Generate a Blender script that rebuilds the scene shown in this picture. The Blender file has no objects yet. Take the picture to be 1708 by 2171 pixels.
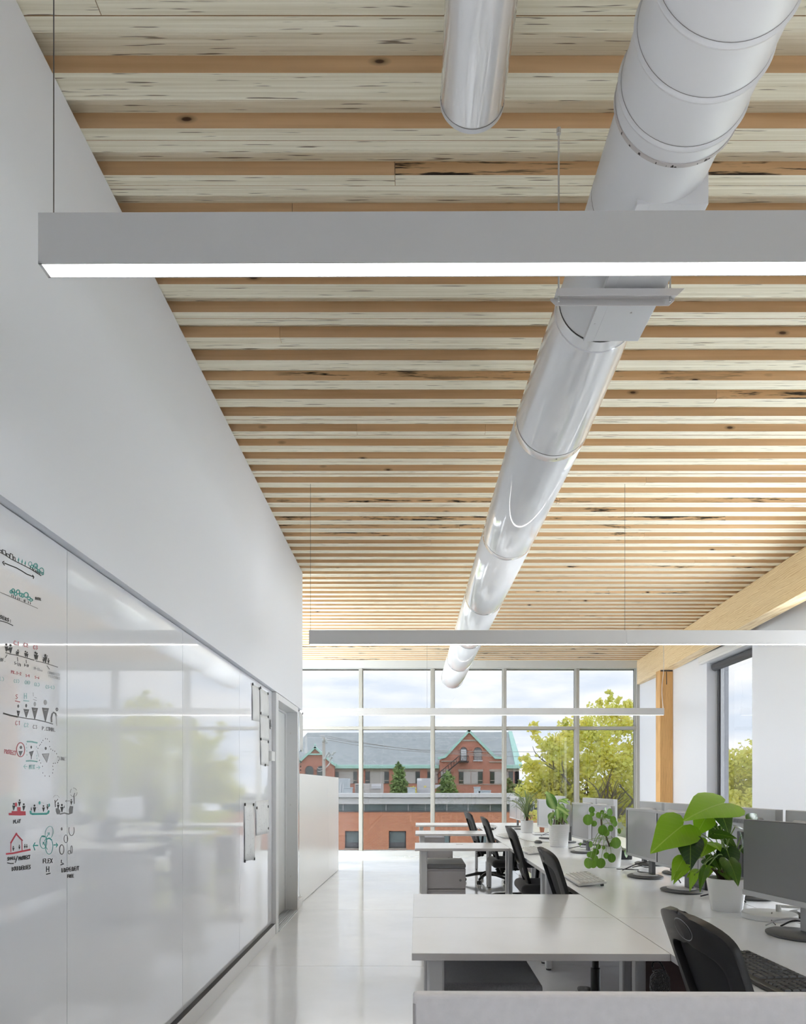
import bpy, bmesh, math, random
from mathutils import Vector, Matrix, Euler

scene = bpy.context.scene
COL = scene.collection
random.seed(7)

# ------------------------------------------------------------------ camera
CAM_H, F_PX, VX, VY, IW, IH = 1.3, 1447.0, 868.0, 1668.0, 1708.0, 2171.0
cam_data = bpy.data.cameras.new('camera')
cam_data.sensor_fit = 'VERTICAL'
cam_data.sensor_height = 36.0
cam_data.lens = 36.0 * F_PX / IH
cam_data.shift_x = -(VX - IW / 2) / IH
cam_data.shift_y = (VY - IH / 2) / IH
cam_data.clip_end = 600
cam = bpy.data.objects.new('camera', cam_data)
COL.objects.link(cam)
cam.location = (0, 0, CAM_H)
cam.rotation_euler = (math.radians(90), 0, 0)
scene.camera = cam

# ------------------------------------------------------------------ sky, exposure
SKY_STRENGTH = 8.4
LAMP_STRENGTH = 6.0
ADDED_UPLIGHT_STRENGTH = 7.0  # upward glow added to the pendants to brighten the ceiling
world = bpy.data.worlds.new('overcast_sky')
scene.world = world
world.use_nodes = True
wn, wl = world.node_tree.nodes, world.node_tree.links
wn.clear()
w_out = wn.new('ShaderNodeOutputWorld')
w_bg = wn.new('ShaderNodeBackground')
w_tc = wn.new('ShaderNodeTexCoord')
w_map = wn.new('ShaderNodeMapping')
w_map.inputs['Scale'].default_value = (1.6, 1.6, 6.0)
w_noise = wn.new('ShaderNodeTexNoise')
w_noise.inputs['Scale'].default_value = 3.2
w_noise.inputs['Detail'].default_value = 5
w_noise.inputs['Roughness'].default_value = 0.55
w_ramp = wn.new('ShaderNodeValToRGB')
w_ramp.color_ramp.elements[0].position = 0.40
w_ramp.color_ramp.elements[0].color = (0.70, 0.77, 0.88, 1)
w_ramp.color_ramp.elements[1].position = 0.64
w_ramp.color_ramp.elements[1].color = (1.02, 1.01, 1.0, 1)
w_bg.inputs['Strength'].default_value = SKY_STRENGTH
wl.new(w_tc.outputs['Generated'], w_map.inputs['Vector'])
wl.new(w_map.outputs['Vector'], w_noise.inputs['Vector'])
wl.new(w_noise.outputs['Fac'], w_ramp.inputs['Fac'])
wl.new(w_ramp.outputs['Color'], w_bg.inputs['Color'])
wl.new(w_bg.outputs['Background'], w_out.inputs['Surface'])

vs = scene.view_settings
vs.view_transform = 'Standard'
vs.look = 'None'
vs.exposure = 0.63
vs.gamma = 1.0
vs.use_curve_mapping = False
scene.cycles.max_bounces = 7
scene.cycles.diffuse_bounces = 5
scene.cycles.glossy_bounces = 4
scene.cycles.transmission_bounces = 4
scene.cycles.use_light_tree = False
scene.cycles.caustics_reflective = False
scene.cycles.caustics_refractive = False


def at(px, py, Y):
    """point at distance Y seen in direction (px, py) of the 1708x2171 frame"""
    return Vector(((px - VX) * Y / F_PX, Y, CAM_H + (VY - py) * Y / F_PX))


# ------------------------------------------------------------------ materials
MATS = {}


def mat(name, col, rough=0.5, metal=0.0, spec=0.5, bump=None, var=None, coat=0.0, emit=None, sheen=0.0):
    """principled material; var = (scale, amount) colour variation, bump = (scale, strength)"""
    m = bpy.data.materials.new(name)
    m.use_nodes = True
    nt = m.node_tree
    b = nt.nodes['Principled BSDF']
    b.inputs['Base Color'].default_value = (*col, 1)
    b.inputs['Roughness'].default_value = rough
    b.inputs['Metallic'].default_value = metal
    b.inputs['Specular IOR Level'].default_value = spec
    if coat:
        b.inputs['Coat Weight'].default_value = coat
        b.inputs['Coat Roughness'].default_value = 0.03
    if sheen:
        b.inputs['Sheen Weight'].default_value = sheen
    if emit:
        b.inputs['Emission Color'].default_value = (*emit[0], 1)
        b.inputs['Emission Strength'].default_value = emit[1]
    tc = None
    if var or bump:
        tc = nt.nodes.new('ShaderNodeTexCoord')
    if var:
        n = nt.nodes.new('ShaderNodeTexNoise')
        n.inputs['Scale'].default_value = var[0]
        n.inputs['Detail'].default_value = 3
        nt.links.new(tc.outputs['Object'], n.inputs['Vector'])
        r = nt.nodes.new('ShaderNodeValToRGB')
        a = var[1]
        r.color_ramp.elements[0].position = 0.3
        r.color_ramp.elements[1].position = 0.7
        r.color_ramp.elements[0].color = (*[max(0, c * (1 - a)) for c in col], 1)
        r.color_ramp.elements[1].color = (*[min(1, c * (1 + a)) for c in col], 1)
        nt.links.new(n.outputs['Fac'], r.inputs['Fac'])
        nt.links.new(r.outputs['Color'], b.inputs['Base Color'])
    if bump:
        n2 = nt.nodes.new('ShaderNodeTexNoise')
        n2.inputs['Scale'].default_value = bump[0]
        n2.inputs['Detail'].default_value = 1
        nt.links.new(tc.outputs['Object'], n2.inputs['Vector'])
        bp = nt.nodes.new('ShaderNodeBump')
        bp.inputs['Strength'].default_value = bump[1]
        bp.inputs['Distance'].default_value = 0.01
        nt.links.new(n2.outputs['Fac'], bp.inputs['Height'])
        nt.links.new(bp.outputs['Normal'], b.inputs['Normal'])
    MATS[name] = m
    return m


def nodes_of(name, rough=0.6):
    m = bpy.data.materials.new(name)
    m.use_nodes = True
    b = m.node_tree.nodes['Principled BSDF']
    b.inputs['Roughness'].default_value = rough
    MATS[name] = m
    return m, m.node_tree, b


def mnode(nt, op, a, b=None, clamp=False):
    n = nt.nodes.new('ShaderNodeMath')
    n.operation = op
    n.use_clamp = clamp
    for i, v in enumerate((a, b)):
        if v is None:
            continue
        if isinstance(v, (int, float)):
            n.inputs[i].default_value = v
        else:
            nt.links.new(v, n.inputs[i])
    return n.outputs[0]


def ramp(nt, fac, stops):
    r = nt.nodes.new('ShaderNodeValToRGB')
    e = r.color_ramp.elements
    while len(e) < len(stops):
        e.new(0.5)
    for el, (p, c) in zip(e, stops):
        el.position = p
        el.color = (*c, 1)
    nt.links.new(fac, r.inputs['Fac'])
    return r.outputs['Color']


def mixc(nt, fac, a, b, mode='MIX'):
    n = nt.nodes.new('ShaderNodeMix')
    n.data_type = 'RGBA'
    n.blend_type = mode
    for sock, v in ((n.inputs[0], fac), (n.inputs[6], a), (n.inputs[7], b)):
        if isinstance(v, (int, float)):
            sock.default_value = v
        elif isinstance(v, tuple):
            sock.default_value = (*v, 1)
        else:
            nt.links.new(v, sock)
    return n.outputs[2]


def grain_coords(nt, scale, rnd_mul=37.0):
    """object coordinates scaled and shifted by a random amount for each object"""
    tc = nt.nodes.new('ShaderNodeTexCoord')
    oi = nt.nodes.new('ShaderNodeObjectInfo')
    mp = nt.nodes.new('ShaderNodeMapping')
    mp.inputs['Scale'].default_value = scale
    nt.links.new(tc.outputs['Object'], mp.inputs['Vector'])
    sh = mnode(nt, 'MULTIPLY', oi.outputs['Random'], rnd_mul)
    cx = nt.nodes.new('ShaderNodeCombineXYZ')
    nt.links.new(sh, cx.inputs[0])
    nt.links.new(sh, cx.inputs[1])
    nt.links.new(sh, cx.inputs[2])
    ad = nt.nodes.new('ShaderNodeVectorMath')
    ad.operation = 'ADD'
    nt.links.new(mp.outputs['Vector'], ad.inputs[0])
    nt.links.new(cx.outputs[0], ad.inputs[1])
    return ad.outputs[0], oi.outputs['Random']


def noise(nt, vec, scale=1.0, detail=4, rough=0.5):
    n = nt.nodes.new('ShaderNodeTexNoise')
    n.inputs['Scale'].default_value = scale
    n.inputs['Detail'].default_value = detail
    n.inputs['Roughness'].default_value = rough
    nt.links.new(vec, n.inputs['Vector'])
    return n.outputs['Fac']


# cream edge grain of the ceiling lamellas
m, nt, b = nodes_of('edge_grain', 0.75)
v1, rnd = grain_coords(nt, (0.9, 110, 110))
v2, _ = grain_coords(nt, (5.0, 150, 150), 91.0)
v3, _ = grain_coords(nt, (1.2, 30, 30), 13.0)
c = ramp(nt, noise(nt, v1, 1.0, 3, 0.6), [(0.32, (0.74, 0.67, 0.50)), (0.62, (0.95, 0.90, 0.745))])
c = mixc(nt, mnode(nt, 'MULTIPLY', noise(nt, v3, 1.0, 1), 0.30), c, (0.60, 0.52, 0.36))
dash = ramp(nt, noise(nt, v2, 1.0, 2, 0.4), [(0.655, (0, 0, 0)), (0.70, (1, 1, 1))])
c = mixc(nt, mnode(nt, 'MULTIPLY', dash, 0.85), c, (0.12, 0.075, 0.035))
nt.links.new(c, b.inputs['Base Color'])
bp = nt.nodes.new('ShaderNodeBump')
bp.inputs['Strength'].default_value = 0.35
bp.inputs['Distance'].default_value = 0.004
nt.links.new(noise(nt, v1, 1.0, 1), bp.inputs['Height'])
nt.links.new(bp.outputs['Normal'], b.inputs['Normal'])

# brown knotty wide face of the lamellas
m, nt, b = nodes_of('knotty_face', 0.6)
v1, rnd = grain_coords(nt, (0.8, 14, 26))
c = ramp(nt, noise(nt, v1, 1.0, 3, 0.55), [(0.3, (0.66, 0.44, 0.245)), (0.7, (0.84, 0.605, 0.375))])
tone = ramp(nt, rnd, [(0.0, (0.88, 0.86, 0.84)), (1.0, (1.06, 1.05, 1.02))])
c = mixc(nt, 1.0, c, tone, 'MULTIPLY')
vk, _ = grain_coords(nt, (2.3, 0, 5.6), 517.0)
vo = nt.nodes.new('ShaderNodeTexVoronoi')
vo.inputs['Scale'].default_value = 1.0
nt.links.new(vk, vo.inputs['Vector'])
kn = ramp(nt, vo.outputs['Distance'], [(0.0, (1, 1, 1)), (0.035, (0.95, 0.95, 0.95)), (0.05, (0.45, 0.45, 0.45)), (0.10, (0, 0, 0))])
c = mixc(nt, kn, c, (0.055, 0.022, 0.010))
vs2, _ = grain_coords(nt, (2.6, 24, 40), 233.0)
st = ramp(nt, noise(nt, vs2, 1.0, 4, 0.7), [(0.53, (0, 0, 0)), (0.6, (1, 1, 1))])
pick = ramp(nt, rnd, [(0.72, (0, 0, 0)), (0.74, (1, 1, 1))])
vb, _ = grain_coords(nt, (0.8, 0.5, 0.5), 71.0)
patch = ramp(nt, noise(nt, vb, 1.0, 1), [(0.44, (0, 0, 0)), (0.52, (1, 1, 1))])
s = mixc(nt, 1.0, mixc(nt, 1.0, st, pick, 'MULTIPLY'), patch, 'MULTIPLY')
c = mixc(nt, s, c, (0.025, 0.018, 0.012))
nt.links.new(c, b.inputs['Base Color'])

# glulam beam and post
for nm, c0, c1 in (('beam_wood', (0.70, 0.49, 0.25), (0.92, 0.73, 0.46)), ('post_wood', (0.52, 0.27, 0.085), (0.78, 0.46, 0.18))):
    m, nt, b = nodes_of(nm, 0.5)
    v, _ = grain_coords(nt, (6.0, 0.55, 6.0) if nm == 'beam_wood' else (9.0, 9.0, 0.5))
    wv = nt.nodes.new('ShaderNodeTexWave')
    wv.inputs['Scale'].default_value = 3.0
    wv.inputs['Distortion'].default_value = 9.0
    wv.inputs['Detail'].default_value = 3.0
    wv.inputs['Detail Scale'].default_value = 1.2
    wv.bands_direction = 'Z' if nm == 'beam_wood' else 'X'
    nt.links.new(v, wv.inputs['Vector'])
    f = mnode(nt, 'ADD', mnode(nt, 'MULTIPLY', wv.outputs['Fac'], 0.5), mnode(nt, 'MULTIPLY', noise(nt, v, 2.0, 5), 0.5))
    nt.links.new(ramp(nt, f, [(0.2, c0), (0.65, c1)]), b.inputs['Base Color'])

# polished concrete
m, nt, b = nodes_of('polished_concrete', 0.12)
tc = nt.nodes.new('ShaderNodeTexCoord')
g = nt.nodes.new('ShaderNodeNewGeometry')
c = ramp(nt, noise(nt, g.outputs['Position'], 1.3, 5, 0.62), [(0.3, (0.76, 0.77, 0.80)), (0.72, (0.86, 0.87, 0.90))])
nt.links.new(c, b.inputs['Base Color'])
r_ = ramp(nt, noise(nt, g.outputs['Position'], 2.2, 3), [(0.3, (0.07, 0.07, 0.07)), (0.7, (0.17, 0.17, 0.17))])
nt.links.new(r_, b.inputs['Roughness'])
b.inputs['Coat Weight'].default_value = 0.6
b.inputs['Coat IOR'].default_value = 1.7
b.inputs['Coat Roughness'].default_value = 0.08
bp = nt.nodes.new('ShaderNodeBump')
bp.inputs['Strength'].default_value = 0.05
bp.inputs['Distance'].default_value = 0.02
nt.links.new(noise(nt, g.outputs['Position'], 3.0, 1), bp.inputs['Height'])
nt.links.new(bp.outputs['Normal'], b.inputs['Normal'])

# brick (far buildings, bricks too small to tell apart)
for nm, sc_, ca, cb_, mo in (('brick_near', 1.0, (0.72, 0.225, 0.105), (0.86, 0.34, 0.17), (0.86, 0.64, 0.50)),
                             ('brick_far', 1.0, (0.50, 0.175, 0.115), (0.62, 0.25, 0.17), (0.62, 0.42, 0.35))):
    m, nt, b = nodes_of(nm, 0.85)
    g = nt.nodes.new('ShaderNodeNewGeometry')
    sx = nt.nodes.new('ShaderNodeSeparateXYZ')
    cx = nt.nodes.new('ShaderNodeCombineXYZ')
    nt.links.new(g.outputs['Position'], sx.inputs[0])
    nt.links.new(sx.outputs[0], cx.inputs[0])
    nt.links.new(sx.outputs[2], cx.inputs[1])
    bt = nt.nodes.new('ShaderNodeTexBrick')
    bt.inputs['Scale'].default_value = sc_
    bt.inputs['Color1'].default_value = (*ca, 1)
    bt.inputs['Color2'].default_value = (*cb_, 1)
    bt.inputs['Mortar'].default_value = (*mo, 1)
    bt.inputs['Mortar Size'].default_value = 0.011
    bt.inputs['Brick Width'].default_value = 0.21
    bt.inputs['Row Height'].default_value = 0.078
    nt.links.new(cx.outputs[0], bt.inputs['Vector'])
    c = mixc(nt, mnode(nt, 'MULTIPLY', noise(nt, g.outputs['Position'], 0.5, 4), 0.4), bt.outputs['Color'], ca)
    nt.links.new(c, b.inputs['Base Color'])

# slate roof
m, nt, b = nodes_of('slate', 0.7)
g = nt.nodes.new('ShaderNodeNewGeometry')
sx = nt.nodes.new('ShaderNodeSeparateXYZ')
cx = nt.nodes.new('ShaderNodeCombineXYZ')
nt.links.new(g.outputs['Position'], sx.inputs[0])
nt.links.new(sx.outputs[0], cx.inputs[0])
nt.links.new(sx.outputs[2], cx.inputs[1])
bt = nt.nodes.new('ShaderNodeTexBrick')
bt.inputs['Scale'].default_value = 1.0
bt.inputs['Color1'].default_value = (0.40, 0.45, 0.47, 1)
bt.inputs['Color2'].default_value = (0.53, 0.57, 0.59, 1)
bt.inputs['Mortar'].default_value = (0.34, 0.38, 0.40, 1)
bt.inputs['Mortar Size'].default_value = 0.02
bt.inputs['Brick Width'].default_value = 0.34
bt.inputs['Row Height'].default_value = 0.19
nt.links.new(cx.outputs[0], bt.inputs['Vector'])
nt.links.new(bt.outputs['Color'], b.inputs['Base Color'])


def leafy(name, a, b_, c_, scale=9.0, rough=0.45, trans=0.0):
    m, nt, b = nodes_of(name, rough)
    g = nt.nodes.new('ShaderNodeNewGeometry')
    nt.links.new(ramp(nt, noise(nt, g.outputs['Position'], scale, 3), [(0.3, a), (0.5, b_), (0.7, c_)]), b.inputs['Base Color'])
    if trans:
        out = nt.nodes['Material Output']
        tr = nt.nodes.new('ShaderNodeBsdfTranslucent')
        tr.inputs['Color'].default_value = (*c_, 1)
        mx = nt.nodes.new('ShaderNodeMixShader')
        mx.inputs[0].default_value = trans
        nt.links.new(b.outputs[0], mx.inputs[1])
        nt.links.new(tr.outputs[0], mx.inputs[2])
        nt.links.new(mx.outputs[0], out.inputs[0])
    return m


leafy('maple_leaves', (0.64, 0.76, 0.20), (0.84, 0.88, 0.30), (0.95, 0.88, 0.28), 1.3, 0.6, 0.5)
leafy('maple_green', (0.42, 0.54, 0.16), (0.60, 0.70, 0.25), (0.78, 0.75, 0.28), 1.1, 0.6, 0.5)
leafy('conifer_needles', (0.13, 0.23, 0.08), (0.27, 0.40, 0.14), (0.44, 0.55, 0.24), 2.2, 0.7, 0.15)
leafy('shrub_leaves', (0.17, 0.24, 0.08), (0.28, 0.35, 0.12), (0.42, 0.44, 0.18), 1.6, 0.7, 0.2)


def leaf_mat(name, dark, light, vein, rough=0.3, trans=0.25, pattern=None):
    """houseplant leaf; the pale midrib uses the leaf's own X (across) coordinate"""
    m, nt, b = nodes_of(name, rough)
    tc = nt.nodes.new('ShaderNodeTexCoord')
    oi = nt.nodes.new('ShaderNodeObjectInfo')
    c = ramp(nt, oi.outputs['Random'], [(0.0, dark), (1.0, light)])
    sx = nt.nodes.new('ShaderNodeSeparateXYZ')
    nt.links.new(tc.outputs['Object'], sx.inputs[0])
    ax = mnode(nt, 'ABSOLUTE', sx.outputs[0])
    if pattern:      # pale centre of a variegated leaf
        pf = ramp(nt, mnode(nt, 'ADD', ax, mnode(nt, 'MULTIPLY', noise(nt, tc.outputs['Object'], 60.0, 3), 0.02)), [(0.05, (1, 1, 1)), (0.13, (0, 0, 0))])
        c = mixc(nt, mnode(nt, 'MULTIPLY', pf, 0.8), c, pattern)
    vf = ramp(nt, ax, [(0.006, (1, 1, 1)), (0.014, (0, 0, 0))])
    sv = mnode(nt, 'FRACT', mnode(nt, 'MULTIPLY', mnode(nt, 'SUBTRACT', sx.outputs[1], mnode(nt, 'MULTIPLY', ax, 0.7)), 7.0))
    sv = ramp(nt, sv, [(0.0, (1, 1, 1)), (0.10, (0, 0, 0))])
    tn = noise(nt, tc.outputs['Object'], 3.0, 3)
    c = mixc(nt, mnode(nt, 'MULTIPLY', tn, 0.45), c, dark)
    c = mixc(nt, mnode(nt, 'MULTIPLY', sv, 0.22), c, vein)
    c = mixc(nt, mnode(nt, 'MULTIPLY', vf, 0.7), c, vein)
    nt.links.new(c, b.inputs['Base Color'])
    out = nt.nodes['Material Output']
    tr = nt.nodes.new('ShaderNodeBsdfTranslucent')
    nt.links.new(c, tr.inputs['Color'])
    mx = nt.nodes.new('ShaderNodeMixShader')
    mx.inputs[0].default_value = trans
    nt.links.new(b.outputs[0], mx.inputs[1])
    nt.links.new(tr.outputs[0], mx.inputs[2])
    nt.links.new(mx.outputs[0], out.inputs[0])


leaf_mat('anthurium_leaf', (0.20, 0.40, 0.012), (0.30, 0.56, 0.025), (0.48, 0.68, 0.10), 0.26)
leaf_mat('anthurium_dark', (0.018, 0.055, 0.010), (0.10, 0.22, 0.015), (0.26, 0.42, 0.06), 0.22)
leaf_mat('pilea_leaf', (0.10, 0.24, 0.02), (0.22, 0.42, 0.05), (0.30, 0.48, 0.12), 0.3)
leaf_mat('dieffenbachia_leaf', (0.07, 0.19, 0.03), (0.14, 0.30, 0.04), (0.45, 0.58, 0.25), 0.3, 0.25, (0.48, 0.62, 0.22))
leaf_mat('grassy_leaf', (0.09, 0.15, 0.07), (0.27, 0.33, 0.12), (0.35, 0.42, 0.2), 0.4)

# glass: thin sheet with a surface reflection; dark tint added to dim the view
for nm, tint, refl in (('window_glass', (0.97, 0.985, 0.98), 0.9), ('added_tint_glass', (0.298, 0.30, 0.30), 0.9)):
    m = bpy.data.materials.new(nm)
    m.use_nodes = True
    nt = m.node_tree
    nt.nodes.remove(nt.nodes['Principled BSDF'])
    out = nt.nodes['Material Output']
    t = nt.nodes.new('ShaderNodeBsdfTransparent')
    t.inputs[0].default_value = (*tint, 1)
    gl = nt.nodes.new('ShaderNodeBsdfGlossy')
    gl.inputs['Roughness'].default_value = 0.0
    lw_ = nt.nodes.new('ShaderNodeLayerWeight')
    lw_.inputs['Blend'].default_value = 0.5
    fr_ = mnode(nt, 'ADD', mnode(nt, 'MULTIPLY', mnode(nt, 'POWER', lw_.outputs['Facing'], 5.0), 0.90), 0.03)
    mx = nt.nodes.new('ShaderNodeMixShader')
    nt.links.new(mnode(nt, 'MULTIPLY', fr_, refl), mx.inputs[0])
    nt.links.new(t.outputs[0], mx.inputs[1])
    nt.links.new(gl.outputs[0], mx.inputs[2])
    nt.links.new(mx.outputs[0], out.inputs[0])
    MATS[nm] = m

mat('wall_paint', (0.765, 0.778, 0.82), 0.55)
mat('white_gloss', (0.735, 0.742, 0.775), 0.06, spec=0.5, bump=(40, 0.004), coat=0.8)
MATS['white_gloss'].node_tree.nodes['Principled BSDF'].inputs['Coat IOR'].default_value = 1.9
mat('guard_white', (0.93, 0.93, 0.94), 0.25)
mat('base_white', (0.74, 0.74, 0.745), 0.4)
mat('door_frame_metal', (0.66, 0.66, 0.665), 0.35)
mat('door_panel', (0.62, 0.625, 0.62), 0.45, var=(3, 0.02))
mat('aluminium', (0.62, 0.63, 0.64), 0.35, 1.0)
mat('anodised', (0.44, 0.43, 0.39), 0.45, 0.0)
mat('gasket', (0.05, 0.05, 0.055), 0.6)
mat('header_panel', (0.64, 0.645, 0.63), 0.5)
mat('soffit_grey', (0.55, 0.54, 0.53), 0.6)
mat('duct_paint', (0.70, 0.705, 0.725), 0.38, var=(2.5, 0.02), spec=0.5)
mat('duct_gloss', (0.80, 0.805, 0.83), 0.07, spec=0.6, coat=0.7, bump=(3.5, 0.05))
MATS['duct_gloss'].node_tree.nodes['Principled BSDF'].inputs['Coat IOR'].default_value = 1.9
mat('duct_seam', (0.25, 0.24, 0.235), 0.6)
mat('lip_primer', (0.52, 0.49, 0.48), 0.6)
mat('duct_scuff', (0.05, 0.045, 0.04), 0.8)
mat('strut_metal', (0.70, 0.68, 0.68), 0.45, 0.2)
mat('fixture_paint', (0.66, 0.655, 0.655), 0.45)
mat('lamp_diffuser', (0.9, 0.9, 0.88), 0.5, emit=((1.0, 0.985, 0.96), LAMP_STRENGTH))
mat('added_uplight_glow', (0.9, 0.9, 0.88), 0.5, emit=((1.0, 0.985, 0.96), ADDED_UPLIGHT_STRENGTH))
mat('cable_steel', (0.10, 0.09, 0.085), 0.5, 0.3)
mat('rod_white', (0.60, 0.59, 0.58), 0.5)
mat('desk_laminate', (0.90, 0.91, 0.945), 0.24, spec=0.4, var=(5, 0.02), bump=(90, 0.01))
_d = MATS['desk_laminate'].node_tree.nodes['Principled BSDF']
_d.inputs['Coat Weight'].default_value = 0.5
_d.inputs['Coat IOR'].default_value = 1.7
_d.inputs['Coat Roughness'].default_value = 0.22
mat('desk_edge', (0.56, 0.54, 0.535), 0.45)
mat('desk_leg', (0.60, 0.60, 0.61), 0.35, 0.1)
mat('screen_fabric', (0.90, 0.87, 0.885), 0.8, var=(60, 0.03), bump=(300, 0.05))
mat('pedestal_steel', (0.46, 0.44, 0.455), 0.42)
mat('cushion_fabric', (0.23, 0.23, 0.24), 0.9, var=(160, 0.12), bump=(420, 0.2), sheen=0.3)
mat('cushion_lit_top', (0.58, 0.58, 0.57), 0.9, var=(160, 0.1), bump=(420, 0.2), sheen=0.3)  # same fabric, lightened to paint in the light on the cushion top
mat('lock_steel', (0.25, 0.25, 0.26), 0.35, 0.8)
mat('chair_plastic', (0.016, 0.016, 0.018), 0.42, spec=0.35, bump=(500, 0.05))
mat('chair_mesh', (0.012, 0.012, 0.014), 0.8)
mat('chair_fabric', (0.022, 0.022, 0.025), 0.85, bump=(300, 0.1), sheen=0.2)
mat('chair_metal', (0.35, 0.35, 0.36), 0.3, 0.9)
mat('black_plastic', (0.018, 0.018, 0.020), 0.35)
mat('dark_grey_plastic', (0.075, 0.076, 0.08), 0.4)
mat('silver_plastic', (0.50, 0.50, 0.51), 0.38)
mat('light_plastic', (0.70, 0.70, 0.70), 0.4)
mat('lcd_panel', (0.46, 0.46, 0.47), 0.14, spec=0.7)
mat('lcd_matte', (0.19, 0.19, 0.195), 0.30, spec=0.6)
mat('pot_white', (0.80, 0.79, 0.79), 0.22)
mat('pot_basket', (0.74, 0.73, 0.735), 0.5)
mat('pot_grey', (0.56, 0.56, 0.57), 0.6)
mat('terracotta', (0.42, 0.17, 0.10), 0.8)
mat('soil', (0.035, 0.024, 0.016), 0.95, bump=(120, 0.6))
mat('stem_green', (0.20, 0.32, 0.07), 0.5)
mat('stem_brown', (0.10, 0.065, 0.035), 0.7)
mat('key_black', (0.030, 0.030, 0.032), 0.32)
mat('key_white', (0.72, 0.72, 0.72), 0.45)
mat('key_legend', (0.22, 0.22, 0.23), 0.5)
mat('paper', (0.66, 0.665, 0.67), 0.8, var=(14, 0.04))
mat('pencil', (0.20, 0.20, 0.21), 0.8)
mat('marker_black', (0.012, 0.012, 0.013), 0.5)
mat('marker_grey', (0.16, 0.16, 0.165), 0.5)
mat('marker_pale', (0.36, 0.36, 0.37), 0.5)
mat('marker_teal', (0.055, 0.32, 0.29), 0.5)
mat('marker_pale_teal', (0.24, 0.46, 0.44), 0.5)
mat('marker_red', (0.45, 0.035, 0.06), 0.5)
mat('marker_pale_red', (0.50, 0.16, 0.18), 0.5)
mat('window_frame_dark', (0.075, 0.075, 0.08), 0.4)
mat('blind_white', (0.76, 0.76, 0.765), 0.4)
mat('copper_green', (0.50, 0.80, 0.73), 0.6)
mat('stone_trim', (0.50, 0.44, 0.39), 0.85, var=(2, 0.15))
mat('board_grey', (0.56, 0.53, 0.52), 0.8)
mat('far_glass', (0.06, 0.075, 0.07), 0.08, spec=0.8, var=(1.2, 0.5))
mat('clerestory_glass', (0.16, 0.22, 0.225), 0.12, spec=0.7, var=(0.8, 0.35))
mat('fascia_metal', (0.78, 0.785, 0.795), 0.45, var=(0.6, 0.03))
mat('roof_membrane', (0.75, 0.76, 0.77), 0.8)
mat('unit_tan', (0.55, 0.52, 0.49), 0.6)
mat('unit_blue_grey', (0.48, 0.53, 0.56), 0.6)
mat('unit_grey', (0.52, 0.52, 0.54), 0.6)
mat('unit_dark', (0.16, 0.16, 0.17), 0.6)
mat('sticker_yellow', (0.75, 0.62, 0.15), 0.7)
mat('pole_wood', (0.52, 0.50, 0.46), 0.9, var=(2, 0.1))
mat('insulator', (0.62, 0.68, 0.68), 0.4)
mat('wire_grey', (0.42, 0.42, 0.42), 0.6)
mat('iron_black', (0.05, 0.045, 0.045), 0.6)
mat('door_white', (0.72, 0.74, 0.78), 0.6)
mat('ground_lawn', (0.20, 0.22, 0.12), 0.95, var=(0.15, 0.25))
mat('asphalt', (0.30, 0.30, 0.30), 0.9)
mat('bark', (0.16, 0.14, 0.12), 0.9)
mat('fur_black', (0.02, 0.02, 0.022), 0.95, bump=(220, 0.9), sheen=0.5)
mat('dark_wood_panel', (0.15, 0.10, 0.095), 0.5, var=(6, 0.15))
mat('roof_slab', (0.45, 0.45, 0.45), 0.9)

# ------------------------------------------------------------------ helpers
def M(name):
    return MATS[name]


def link(o, parent=None):
    COL.objects.link(o)
    if parent is not None:
        o.parent = parent
    return o


def tag(o, label=None, cat=None, group=None, kind=None):
    if label:
        o['label'] = label
    if cat:
        o['category'] = cat
    if group:
        o['group'] = group
    if kind:
        o['kind'] = kind
    return o


def empty(name, loc=(0, 0, 0), rz=0.0, label=None, cat=None, group=None, kind=None):
    o = bpy.data.objects.new(name, None)
    o.empty_display_size = 0.05
    o.location = loc
    o.rotation_euler = (0, 0, rz)
    link(o)
    return tag(o, label, cat, group, kind)


def copy_tree(o, parent=None):
    c = o.copy()
    link(c, parent)
    for ch in list(o.children):
        copy_tree(ch, c)
    return c


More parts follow.
